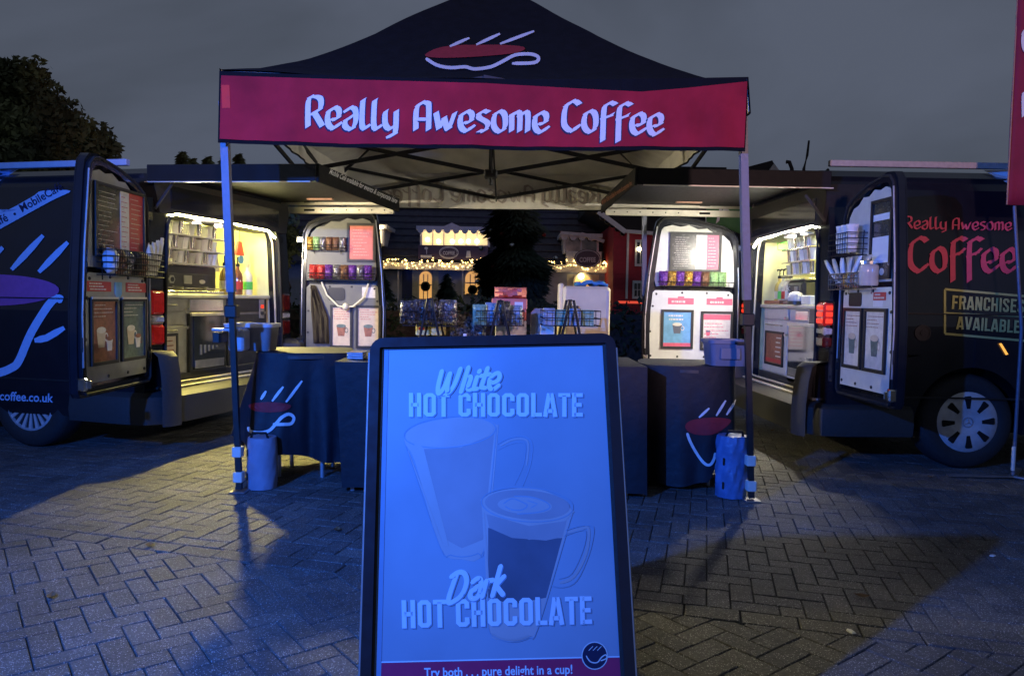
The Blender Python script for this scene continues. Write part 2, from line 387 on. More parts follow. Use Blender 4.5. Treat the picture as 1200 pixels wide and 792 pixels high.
# broad-nib letters: polylines, cap height 1, x height .66
NIB = {
 'R': (.62, [[(.12,0),(.10,.45),(.12,.88),(.30,.97),(.46,.92),(.50,.74),(.46,.58),(.26,.44)],[(.30,.46),(.56,.04)]]),
 'e': (.50, [[(.14,.26),(.34,.30),(.42,.42),(.40,.58),(.30,.64),(.16,.56),(.08,.44),(.08,.20),(.16,.03),(.28,0),(.44,.14)]]),
 'a': (.50, [[(.12,.56),(.26,.66),(.38,.62),(.42,.46),(.42,.22),(.34,.02),(.20,-.01),(.09,.10),(.12,.26),(.24,.30)],[(.30,.40),(.20,.30)]]),
 'l': (.34, [[(.14,.94),(.10,.86),(.10,.16),(.18,.02),(.28,.10)]]),
 'y': (.50, [[(.12,.62),(.08,.50),(.10,.18),(.22,.03),(.34,.10)],[(.42,.62),(.42,.0),(.36,-.14),(.22,-.20)]]),
 'A': (.58, [[(.10,0),(.10,.60),(.16,.80),(.30,.92),(.44,.90),(.48,.76),(.48,0)],[(.12,.36),(.46,.36)]]),
 'w': (.74, [[(.10,.60),(.20,.04),(.36,.44)],[(.34,.44),(.46,.04),(.60,.40),(.66,.60)]]),
 's': (.46, [[(.40,.62),(.26,.66),(.12,.56),(.12,.44),(.34,.30),(.38,.18),(.28,.02),(.10,0)]]),
 'o': (.50, [[(.26,.66),(.10,.52),(.08,.20),(.18,.02),(.30,.0),(.42,.16),(.42,.46),(.36,.62),(.26,.66)]]),
 'm': (.70, [[(.10,.0),(.10,.60)],[(.10,.52),(.24,.64),(.34,.58),(.34,.0)],[(.34,.52),(.48,.64),(.58,.58),(.58,.0)]]),
 'C': (.58, [[(.52,.86),(.40,.96),(.26,.92),(.10,.72),(.08,.24),(.20,.04),(.34,.0),(.50,.16)]]),
 'f': (.44, [[(.48,.90),(.36,.96),(.24,.90),(.14,.74),(.14,-.30)],[(.12,.46),(.34,.52),(.40,.62)]]),
 ' ': (.30, []), 'W': (.95, [[(.16,.92),(.12,.30),(.20,.02),(.36,.30),(.48,.80)],[(.48,.80),(.46,.30),(.54,.02),(.72,.34),(.84,.95)]]),
 'h': (.50, [[(.22,.98),(.10,.0)],[(.12,.28),(.26,.58),(.38,.54),(.32,.14),(.44,.06)]]),
 'i': (.28, [[(.14,.56),(.08,.08),(.22,.08)],[(.19,.74),(.20,.80)]]),
 't': (.36, [[(.24,.88),(.12,.12),(.28,.08)],[(.04,.58),(.36,.62)]]),
 'D': (.80, [[(.28,.88),(.10,.02),(.36,.02),(.58,.24),(.66,.60),(.56,.88),(.34,.96),(.12,.84)]]),
 'r': (.38, [[(.14,.54),(.06,.02)],[(.10,.30),(.22,.54),(.36,.54)]]),
 'k': (.52, [[(.24,.98),(.08,.0)],[(.40,.62),(.16,.34),(.44,.0)]]),
}
def smooth_stroke(st):
    if len(st) < 4: return st
    out = []; P_ = [Vector(p) for p in st]; closed = (P_[0]-P_[-1]).length < 1e-4
    for i in range(len(P_)-1):
        p1, p2 = P_[i], P_[i+1]
        p0 = P_[i-1] if i > 0 else (P_[-2] if closed else p1); p3 = P_[i+2] if i+2 < len(P_) else (P_[1] if closed else p2)
        for k in range(4):
            t = k/4; out.append(tuple(.5*((2*p1)+(p2-p0)*t+(2*p0-5*p1+4*p2-p3)*t*t+(3*p1-p0-3*p2+p3)*t**3)))
    return out+[tuple(P_[-1])]
COND = {
 'H': (.50, [[(.10,0),(.10,1)],[(.40,0),(.40,1)],[(.10,.5),(.40,.5)]]), 'O': (.50, [[(.10,.16),(.10,.84),(.17,.91),(.33,.91),(.40,.84),(.40,.16),(.33,.09),(.17,.09),(.10,.16)]]),
 'T': (.44, [[(.0,.91),(.44,.91)],[(.22,0),(.22,.9)]]), 'C': (.49, [[(.40,.66),(.40,.84),(.33,.91),(.17,.91),(.10,.84),(.10,.16),(.17,.09),(.33,.09),(.40,.16),(.40,.34)]]),
 'L': (.42, [[(.10,1),(.10,.0)],[(.10,.09),(.42,.09)]]), 'A': (.52, [[(.07,0),(.22,.98)],[(.45,0),(.30,.98)],[(.14,.24),(.38,.24)]]),
 'E': (.44, [[(.10,0),(.10,1)],[(.10,.91),(.42,.91)],[(.10,.5),(.38,.5)],[(.10,.09),(.42,.09)]]), 'F': (.43, [[(.10,0),(.10,1)],[(.10,.91),(.42,.91)],[(.10,.48),(.38,.48)]]),
 'R': (.50, [[(.10,0),(.10,1)],[(.10,.91),(.33,.91),(.40,.84),(.40,.58),(.33,.50),(.10,.50)],[(.30,.5),(.41,.0)]]), 'N': (.52, [[(.10,0),(.10,1)],[(.42,0),(.42,1)],[(.12,.98),(.40,.02)]]),
 'I': (.20, [[(.10,0),(.10,1)]]), 'S': (.48, [[(.38,.70),(.38,.84),(.31,.91),(.16,.91),(.10,.84),(.10,.68),(.38,.34),(.38,.16),(.31,.09),(.16,.09),(.10,.16),(.10,.30)]]),
 'V': (.52, [[(.07,1),(.24,.02)],[(.45,1),(.28,.02)]]), 'B': (.50, [[(.10,0),(.10,1)],[(.10,.91),(.32,.91),(.39,.84),(.39,.60),(.32,.51),(.10,.51)],[(.10,.09),(.33,.09),(.40,.16),(.40,.43),(.32,.51)]]), ' ': (.22, [])}
def cond_text(s, th=.155, track=.045):
    vs = []; fs = []; x = 0
    for ch in s:
        w_, strokes = COND[ch]
        for st in strokes:
            P_ = [Vector((x+a, b)) for a, b in st]; n = len(P_); cl = n > 3 and (P_[0]-P_[-1]).length < 1e-4; k = len(vs)
            for i, p in enumerate(P_):
                a = P_[i]-P_[i-1] if i > 0 else (P_[0]-P_[-2] if cl else P_[1]-P_[0]); b = P_[i+1]-P_[i] if i < n-1 else (P_[1]-P_[0] if cl else a)
                na = Vector((-a.y, a.x)).normalized(); nb_ = Vector((-b.y, b.x)).normalized(); m = (na+nb_).normalized(); m = m*(th/2/max(.5, m.dot(na)))
                vs += [tuple(p+m), tuple(p-m)]
            fs += [(k+2*i, k+2*i+1, k+2*i+3, k+2*i+2) for i in range(n-1)]
        x += w_+track
    x0 = min(v[0] for v in vs); x1 = max(v[0] for v in vs)
    return [((a-x0)/(x1-x0), b) for a, b in vs], fs, x1-x0
def nib_text(s, nib=(.125, .085), round_=False, track=0.0):
    n = Vector(nib+(0,)); vs = []; fs = []; x = 0; segid = []
    for ch in s:
        w_, strokes = NIB[ch]
        for st in strokes:
            st = smooth_stroke(st)
            for a, b in zip(st[:-1], st[1:]):
                p = Vector((x+a[0], a[1], 0)); q = Vector((x+b[0], b[1], 0)); k = len(vs)
                if round_:
                    t = (q-p).normalized()*nib[0]*.35; h = Vector((-t.y, t.x, 0))*1.4
                    pts = [p-t-h*.6, p-t*1.3, p-t+h*.6, p+h, q+h, q+t+h*.6, q+t*1.3, q+t-h*.6, q-h, p-h]
                else:
                    a1 = n/2; e = Vector((n.y, -n.x*.35, 0)).normalized()*.022
                    pts = [p-a1, p+a1, q+a1, q-a1]
                    d = q-p
                    if abs(d.x*a1.y - d.y*a1.x)/max(d.length,1e-6) < .035:   # stroke along the nib: keep a hairline
                        nn = Vector((-d.y, d.x, 0)).normalized()*.035; pts = [p-a1-nn, p-a1+nn, q+a1+nn, q+a1-nn] if d.x > 0 else [p+a1-nn, p+a1+nn, q-a1+nn, q-a1-nn]
                vs += [(c.x, c.y) for c in pts]; fs.append(tuple(range(k, k+len(pts))))
        x += w_ + track
    x0 = min(v[0] for v in vs); x1 = max(v[0] for v in vs)
    return [((a-x0)/(x1-x0), b) for a, b in vs], fs, x1-x0
def put(text, A, B, h, surf, m, parent, off=.003, name='lettering', shearx=0.0, jitter=True, upv=None):
    """lay 2D glyphs between two points on a surface; h = cap height (same units as A and B)"""
    vs, fs, asp = text; A = Vector(A+(0,)); B = Vector(B+(0,)); d = B-A
    n = upv if upv else Vector((d.y, -d.x, 0)).normalized()*(1 if d.x >= 0 else -1)
    if upv: n = Vector(upv+(0,))
    mb = MB(); out = []; fi = {}
    for k, f in enumerate(fs):
        for i in f: fi[i] = k
    for i, (a, b) in enumerate(vs):
        q = A + d*(a + shearx*b) + n*h*b
        out.append(surf(q.x, q.y, off + ((fi.get(i, 0) % 11)*.00012 if jitter else 0)))
    mb.v = [Vector(p) for p in out]; mb.f = list(fs)
    return mb.build(name, m, parent)
def ribbon(pts, wpx, surf, mb, off=.003, sub=3, w1=None, ends=True):
    if 4 <= len(pts) < 20: pts = smooth_stroke(pts); sub = 1
    P2 = []
    for a, b in zip(pts[:-1], pts[1:]):
        for k in range(sub): P2.append(Vector((a[0]+(b[0]-a[0])*k/sub, a[1]+(b[1]-a[1])*k/sub)))
    P2.append(Vector(pts[-1])); n = len(P2); base = len(mb.v)
    for i, p in enumerate(P2):
        t = (P2[min(i+1,n-1)]-P2[max(i-1,0)]); t = t.normalized() if t.length > 0 else Vector((1,0)); h = Vector((-t.y, t.x))
        ww = wpx if w1 is None else wpx+(w1-wpx)*i/(n-1)
        if ends and i in (0, n-1): ww *= .6
        for s_ in (-.5, .5):
            q = p + h*ww*s_; mb.v.append(Vector(surf(q.x, q.y, off)))
    for i in range(n-1): mb.f.append((base+2*i, base+2*i+1, base+2*i+3, base+2*i+2))
def blob(poly, surf, mb, off=.002, rings=4):
    """fill a star-shaped pixel polygon"""
    if 8 <= len(poly) < 20: poly = smooth_stroke(list(poly)+[poly[0]])[:-1]
    c = Vector((sum(p[0] for p in poly)/len(poly), sum(p[1] for p in poly)/len(poly))); base = len(mb.v); n = len(poly)
    mb.v.append(Vector(surf(c.x, c.y, off)))
    for r_ in range(1, rings+1):
        for p in poly:
            q = c + (Vector(p)-c)*r_/rings; mb.v.append(Vector(surf(q.x, q.y, off)))
    for i in range(n): mb.f.append((base, base+1+i, base+1+(i+1)%n))
    for r_ in range(rings-1):
        a = base+1+r_*n; b = a+n
        for i in range(n): mb.f.append((a+i, a+(i+1)%n, b+(i+1)%n, b+i))
def ell(cx, cy, rx, ry, n=28, rot=0):
    return [(cx+rx*math.cos(2*math.pi*i/n)*math.cos(rot)-ry*math.sin(2*math.pi*i/n)*math.sin(rot),
             cy+rx*math.cos(2*math.pi*i/n)*math.sin(rot)+ry*math.sin(2*math.pi*i/n)*math.cos(rot)) for i in range(n)]
def rect(x0, x1, y0, y1, r=0.0, n=4):
    if r <= 0: return [(x0,y0),(x1,y0),(x1,y1),(x0,y1)]
    out = []
    for cx, cy, a in ((x1-r,y0+r,-90),(x1-r,y1-r,0),(x0+r,y1-r,90),(x0+r,y0+r,180)):
        for i in range(n+1):
            q = R(a+90*i/n); out.append((cx+r*math.cos(q), cy+r*math.sin(q)))
    return out
# ================================================================ GROUND
g = MB().add([(-400,-60,-.03),(400,-60,-.03),(400,600,-.03),(-400,600,-.03)], [(0,1,2,3)]).build('ground', 'asphalt'); g['kind'] = 'structure'
pav = MB().add([(-9,-3,-.010),(9,-3,-.010),(9,11.5,-.010),(-9,11.5,-.010)], [(0,1,2,3)]).build('paving', 'joint_sand'); pav['kind'] = 'structure'
gr = MB()
rows = [[(x, y, -.012 + .10*min(1, (y-11.3)/6)+random.uniform(-.02, .02)) for x in [i*1.5-42 for i in range(57)]] for y in [11.3+i*1.3 for i in range(18)]]
gr.sheet(rows); o = gr.build('grass_bank', 'grass', smooth=True); o['kind'] = 'structure'
LA, LB = Vector((-2.26, 3.40)), Vector((1.45, 2.42)); ld = (LB-LA).normalized(); ln = Vector((-ld.y, ld.x))
def clip(poly, o, n):
    out = []
    for a, b in zip(poly, poly[1:]+poly[:1]):
        da, db = (a-o).dot(n), (b-o).dot(n)
        if da >= 0: out.append(a)
        if (da >= 0) != (db >= 0): out.append(a + (b-a)*(da/(da-db)))
    return out
def herring(angle, origin):
    c, s_ = math.cos(angle), math.sin(angle); out = []; U = .088; G = .0017
    for i in range(-130, 130):
        for j in range(-130, 130):
            k = (i-j) % 4
            if k == 0: w_, h_ = 2, 1
            elif k == 3: w_, h_ = 1, 2
            else: continue
            x0, y0, x1, y1 = i*U+G, j*U+G, (i+w_)*U-G, (j+h_)*U-G
            cx, cy = (x0+x1)/2, (y0+y1)/2
            wx, wy = origin.x+cx*c-cy*s_, origin.y+cx*s_+cy*c
            if wy < 1.0 or wy > 8.6 or abs(wx) > .74*wy+.6 or abs(wx) > 5.5: continue
            out.append([Vector((origin.x+a*c-b*s_, origin.y+a*s_+b*c)) for a, b in ((x0,y0),(x1,y0),(x1,y1),(x0,y1))])
    return out
la = math.atan2(ld.y, ld.x)
polys = []
for p in herring(la+R(52.5), LA):
    q = clip(p, LA-ln*.003, -ln)
    if len(q) > 2: polys.append(q)
for p in herring(la, LA+ln*.106):
    q = clip(p, LA+ln*.109, ln)
    if len(q) > 2: polys.append(q)
for i in range(-30, 62):      # the stretcher course along the change of pattern
    a = LA+ld*(i*.2+.003)+ln*.003; b = LA+ld*(i*.2+.197)+ln*.003
    polys.append([a, b, b+ln*.100, a+ln*.100])
def area(p): return abs(sum(a.x*b.y-b.x*a.y for a, b in zip(p, p[1:]+p[:1])))/2
polys = [p for p in polys if area(p) > .0008]
def vis(p):
    c = sum(p, Vector((0,0)))/len(p); d = Vector((c.x, c.y, 0))-CAM; z = d.dot(fw)
    if z < .2: return 0
    x = CX+FPX*d.dot(rt)/z; y = CY-FPX*d.dot(up)/z
    if not (-20 < x < 1220 and y < 830): return 0
    if 425 < x < 740: return 0
    return area(p)/z**3
polys.sort(key=lambda p: -vis(p))
def brickmesh(mb, p, cx, cy, z, tx, ty, cut=.0026):
    n = len(p); c = sum(p, Vector((0,0)))/n
    def hz(q): return z + (q.x-c.x)*tx + (q.y-c.y)*ty
    ins = []
    for i in range(n):
        a, b, d = p[i-1], p[i], p[(i+1)%n]; v = ((a-b).normalized()+(d-b).normalized())
        ins.append(b+v*cut if v.length > .05 else b+(c-b).normalized()*cut)
    vs = [(q.x-cx, q.y-cy, -.028) for q in p]+[(q.x-cx, q.y-cy, hz(q)-.004) for q in p]+[(q.x-cx, q.y-cy, hz(q)) for q in ins]
    fs = [(i,(i+1)%n,n+(i+1)%n,n+i) for i in range(n)]+[(n+i,n+(i+1)%n,2*n+(i+1)%n,2*n+i) for i in range(n)]+[tuple(range(2*n,3*n))]
    mb.add(vs, fs)
far = [MB(), MB(), MB()]
pm = ['paver_a', 'paver_b', 'paver_c']
for k, p in enumerate(polys):
    c = sum(p, Vector((0,0)))/len(p); z = random.uniform(-.0016, .0016); tx, ty = random.uniform(-.012, .012), random.uniform(-.012, .012)
    if k < 298:
        mb = MB(); brickmesh(mb, p, c.x, c.y, z, tx, ty)
        mb.v = [v+Vector((c.x, c.y, 0)) for v in mb.v]
        mb.build('brick', random.choice(pm), pav, loc=(c.x, c.y, 0))
    else: brickmesh(far[random.randrange(3)], p, 0, 0, z, tx, ty)
for k in range(3): far[k].build('distant_bricks', pm[k], pav, kind='stuff')
# little litter on the pavers
for px, py, r_, lab in ((1163, 652, .018, 'pale stone chip lying at the tip of the dark shadow'), (997, 741, .02, 'flat pale scrap of litter on the pavers near the sign')):
    q = PZ(px, py); mb = MB(); mb.lathe([(.001,0),(r_,.002),(r_*.8,.006),(.001,.007)], q+Vector((0,0,.002)), 7, fn=lambda a, i: .8+.3*math.sin(2*a+px)); tag(mb.build('stone_chip', 'label_white', loc=q), lab, 'litter')
rl = random.Random(77)
for px, py, lab in ((395, 622, 'brown dead leaf lying in the lit wedge left of the poster stand'), (60, 700, 'curled dead leaf near the bottom left corner'), (1090, 560, 'dead leaf on the pavers in front of the right rear wheel'), (175, 640, 'small dead leaf on the line where the brick pattern changes'), (905, 505, 'dead leaf under the sill of the right van'), (1010, 700, 'pale dead leaf at the edge of the dark shadow')):
    q = PZ(px, py); a0 = rl.uniform(0, 6); mb = MB(); rows_ = []
    for i in range(7):
        t = i/6; wd = .016*math.sin(math.pi*min(1, t*1.02))+.0006; c = Vector((q.x+math.cos(a0)*(t-.5)*.06, q.y+math.sin(a0)*(t-.5)*.06, .004+.010*(t-.5)**2*4)); n_ = Vector((-math.sin(a0), math.cos(a0), .35))
        rows_.append([tuple(c-n_*wd+Vector((0,0,wd*.8))), tuple(c), tuple(c+n_*wd)])
    tag(mb.sheet(rows_).build('dead_leaf', 'dead_leaf', loc=(q.x, q.y, .004), smooth=True), lab, 'leaf')
# ================================================================ GAZEBO
GF = 4.19
gz = thing('gazebo', 'black and red pop-up gazebo with white lettering, standing between the two vans', 'gazebo', (-.13, GF, 0))
footL, footR = PZ(273, 582), PZ(879, 586); topL, topR = P(262, 120, GF+.02), P(870, 128, GF+.02)
footL.y = topL.y = footR.y = topR.y = GF+.02; footL.z = footR.z = 0.0
DB = 2.96
backs = [(Vector((footL.x-.02, GF+DB, 0)), Vector((topL.x, GF+DB, 2.30))), (Vector((P(757, 400, GF+DB).x, GF+DB, 0)), Vector((P(754, 250, GF+DB).x, GF+DB, 2.3)))]
legs = [(footL, topL), (footR, topR)]+backs
for f, t in legs:
    mb = MB(); m_ = f+(t-f)*.52
    mb.bar(m_, t, .042, .042); l = mb.build('leg', 'leg_metal', gz)
    MB().bar(f+Vector((0,0,.02)), m_+(t-f)*.02, .030, .030).build('inner_leg', 'truss', l)
    MB().box(f.x-.045, f.x+.045, f.y-.045, f.y+.045, .001, .012, .003).build('foot_plate', 'steel', l)
    for hz in (.09, .235):
        q = f+(t-f)*(hz/2.2); MB().box(q.x-.026, q.x+.026, q.y-.026, q.y+.026, q.z-.03, q.z+.03, .004).build('sleeve', 'panel_white', l)
    q = f+(t-f)*.47; MB().box(q.x-.034, q.x+.034, q.y-.034, q.y+.034, q.z-.035, q.z+.035, .006).build('slider', 'black_plastic', l)
# canopy roof
XL, XR = P(257, 90, GF-.06).x, P(877, 96, GF-.06).x; Y0, Y1 = GF-.06, GF+DB+.06
XC, YC = P(574, 0, (Y0+Y1)/2).x, (Y0+Y1)/2
gk = [(0,0),(.12,.055),(.25,.16),(.5,.42),(.75,.72),(.9,.90),(1,1)]
def gz_(t):
    for (a, b), (c, d) in zip(gk[:-1], gk[1:]):
        if t <= c: u = (t-a)/(c-a); return b+(d-b)*u
    return 1
ZE, ZP = 2.365, 3.50
def roofpt(s_, t_, dz=0):
    m_ = max(abs(s_), abs(t_)); X = XC+(XR-XC)*s_ if s_ > 0 else XC+(XC-XL)*s_; Y = YC+(Y1-Y0)/2*t_
    z = ZE+(ZP-ZE)*gz_(1-m_)
    sag = .035*math.sin(math.pi*min(1, (1-m_)*1.0))*(1-min(1, abs(min(abs(s_), abs(t_)))/max(m_, .01)))**.7
    edge = -.03*(1-(min(abs(s_), abs(t_))/max(m_, .01))**2)*(m_**6)
    wr = .006*math.sin(9*s_+4*t_)+.004*math.sin(17*t_-6*s_)
    return (X, Y, z-sag+edge+wr+dz)
N = 40
def roofmesh(dz, sc):
    mb = MB(); NM, NW = 26, 30
    for side in range(4):
        rows_ = []
        for j in range(NM+1):
            m_ = sc*(1-j/NM)+.0001; row = []
            for i in range(NW+1):
                w_ = -1+2*i/NW; st = {0: (m_*w_, -m_), 1: (m_, m_*w_), 2: (-m_*w_, m_), 3: (-m_, -m_*w_)}[side]; row.append(roofpt(st[0], st[1], dz))
            rows_.append(row)
        mb.sheet(rows_)
    return mb
rm = roofmesh(0, 1.0); rm.build('canopy', 'canopy_black', gz, smooth=True); roof_s = onmesh(rm.bvh())
roofmesh(-.012, .99).build('canopy_lining', 'lining', gz, smooth=True)
# valances: wavy hanging cloth, red band outside, pale lining inside
def wav(t, k): return .014*math.sin(5.3*t+k)+.008*math.sin(13*t+2*k)+.004*math.sin(31*t+k)
def cloth_strip(A, B, zt, zb, nrm, off, n=90, m=8, k=0):
    out = []
    for j in range(m+1):
        row = []
        for i in range(n+1):
            t = i/n; p = A+(B-A)*t; z = zt(t)+(zb(t)-zt(t))*j/m; wv = wav(t*3, k)*(j/m)
            row.append(tuple(p+nrm*(wv+off))[:2]+(z,))
        out.append(row)
    return MB().sheet(out)
FA, FB = Vector((XL, Y0, 0)), Vector((XR, Y0, 0)); nF = Vector((0,-1,0))
zTL, zTR = P(257, 86, Y0).z, P(877, 93, Y0).z; zBL, zBR = P(260, 168.5, Y0).z, P(874, 177, Y0).z
lin = lambda a, b: (lambda t: a+(b-a)*t)
zbF = lambda t: zBL+(zBR-zBL)*t-.012*math.sin(math.pi*t)
cloth_strip(FA, FB, lambda t: zTL+(zTR-zTL)*t-.028*math.sin(math.pi*t)+.012, zbF, nF, 0, k=1).build('front_valance', 'canopy_black', gz, smooth=True)
zr = [(0,89),(.2,93),(.5,98),(.7,105),(.80,108),(.88,104),(1,96)]
def redtop(t):
    for (a, b), (c, d) in zip(zr[:-1], zr[1:]):
        if t <= c: yy = b+(d-b)*(t-a)/(c-a); break
    return P(257+620*t, yy, Y0).z
fm = cloth_strip(FA+Vector((.012,0,0)), FB-Vector((.008,0,0)), redtop, lambda t: zbF(t)+.02, nF, .006, k=1)
rb = fm.build('red_band', 'valance_red', gz, smooth=True); val_r = onmesh(fm.bvh()); val_s = lambda px, py, off=0: val_r(px, py, off*.4)
cloth_strip(FA+Vector((.01,0,0)), FB-Vector((.01,0,0)), lambda t: zTL-.02, lambda t: zbF(t)+.004, nF, -.008, k=1).build('valance_lining', 'lining', gz, smooth=True)
BA, BB = Vector((XL, Y1, 0)), Vector((XR, Y1, 0))
zbB = lin(P(468, 245.5, Y1).z, P(700, 247.5, Y1).z)
bm_ = cloth_strip(BA, BB, lambda t: 2.40, zbB, nF, 0, k=3); bm_.build('back_valance', 'canopy_black', gz, smooth=True)
bl = cloth_strip(BA, BB, lambda t: 2.39, lambda t: zbB(t)+.012, nF, .01, k=3); bl.build('back_valance_lining', 'lining', gz, smooth=True); bv_s = onmesh(bl.bvh())
for (X, k, nn, nm) in ((XL, 5, Vector((-1,0,0)), 'side_valance'), (XR, 7, Vector((1,0,0)), 'side_valance')):
    A_, B_ = Vector((X, Y0, 0)), Vector((X, Y1, 0))
    cloth_strip(A_, B_, lambda t: 2.375, lambda t: 2.225 if nm == 'x' else 2.18, nn, 0, k=k).build(nm, 'canopy_black', gz, smooth=True)
    cloth_strip(A_, B_, lambda t: 2.37, lambda t: 2.19, nn, -.010, k=k).build(nm+'_lining', 'lining', gz, smooth=True)
# trusses
def truss(A, B, za, zb, n, nm='truss_bar'):
    for i in range(n):
        p = A+(B-A)*(i/n); q = A+(B-A)*((i+1)/n)
        for s0, s1, o in ((za, zb, .012), (zb, za, -.012)):
            perp = Vector((B-A).normalized().cross(Vector((0,0,1))))*o
            MB().bar(Vector((p.x, p.y, s0))+perp, Vector((q.x, q.y, s1))+perp, .014, .030).build(nm, 'truss', gz)
t0, t1, t2, t3 = Vector((topL.x,GF+.03,0)), Vector((topR.x,GF+.03,0)), Vector((topL.x,GF+DB,0)), Vector((topR.x,GF+DB,0))
truss(t0, t1, 2.37, 2.12, 2); truss(t2, t3, 2.37, 2.105, 2); truss(t0, t2, 2.30, 2.06, 2); truss(t1, t3, 2.30, 2.06, 2)
cc = Vector((P(575, 200, 5.66).x, 5.66, 0))
for e in ((t0+t1)/2, (t2+t3)/2, (t0+t2)/2, (t1+t3)/2):
    truss(e, cc, 2.36, 2.085, 1)
MB().tube([(cc.x, cc.y, 2.0), (cc.x, cc.y, 3.42)], .016, 8).build('centre_pole', 'truss', gz)
MB().box(cc.x-.05, cc.x+.05, cc.y-.05, cc.y+.05, 2.05, 2.11, .01).build('hub', 'truss', gz)
for c_ in (t0, t1, t2, t3):   # rafters to the peak
    MB().bar((c_.x, c_.y, 2.33), (c_.x+(cc.x-c_.x)*.5, c_.y+(cc.y-c_.y)*.5, 2.72), .014, .03).build('rafter', 'truss', gz)
    MB().bar((c_.x+(cc.x-c_.x)*.5, c_.y+(cc.y-c_.y)*.5, 2.72), (cc.x, cc.y, 3.36), .014, .03).build('rafter', 'truss', gz)
# print on the valance and the roof
T1 = nib_text('Really', track=.015); T2 = nib_text('Awesome', track=.015); T3 = nib_text('Coffee', track=.015)
def bigword(T, A, B, h, surf, par, m='print_white', outline='print_navy', off=.004, nibk=None):
    if outline: put(nib_text(T, (.215, .160), track=.0), (A[0]-1, A[1]+1), (B[0]+1, B[1]+1), h, surf, outline, par, off, 'lettering_outline')
    put(nib_text(T, (.162, .108), track=.015), A, B, h, surf, m, par, off+.003)
bigword('Really', (357, 149), (467, 153), 37, val_s, rb)
bigword('Awesome', (484, 152.5), (645, 155), 35, val_s, rb)
bigword('Coffee', (657, 153), (779, 158), 36, val_s, rb)
put(nib_text('Really Awesome Coffee', (.125,.085)), (703, 238), (447, 236), 21, bv_s, 'lining_print', gz, .004, upv=(0,-1))
mb = MB(); blob([(259.5,100),(269,100),(270,127),(260.5,127)], val_s, mb, .006, 1); mb.build('repair_patch', 'patch_red', rb)
def cup_logo(surf, par, pts_handle, red, steams, ww, off=.004, wm='print_white', rm_='logo_red'):
    mb = MB(); blob(red, surf, mb, off); mb.build('logo_coffee', rm_, par)
    mb = MB()
    for s_ in steams: ribbon(s_, ww, surf, mb, off+.001)
    ribbon(pts_handle, ww*1.1, surf, mb, off+.001, sub=2); mb.build('logo_lines', wm, par)
cup_logo(roof_s, gz, [(499,70),(512,78),(528,81),(545,80),(556,82.5),(575,80),(590,73),(604,66),(622,65),(631,69),(626,75),(600,76)],
         [(498,66),(512,58),(535,54.5),(560,54),(590,54),(612,56),(614,60),(600,64),(570,67),(535,69),(510,69)],
         [[(527,56),(550,46)],[(558,54),(586,41)],[(586,53),(626,38)]], 3.6, .006)
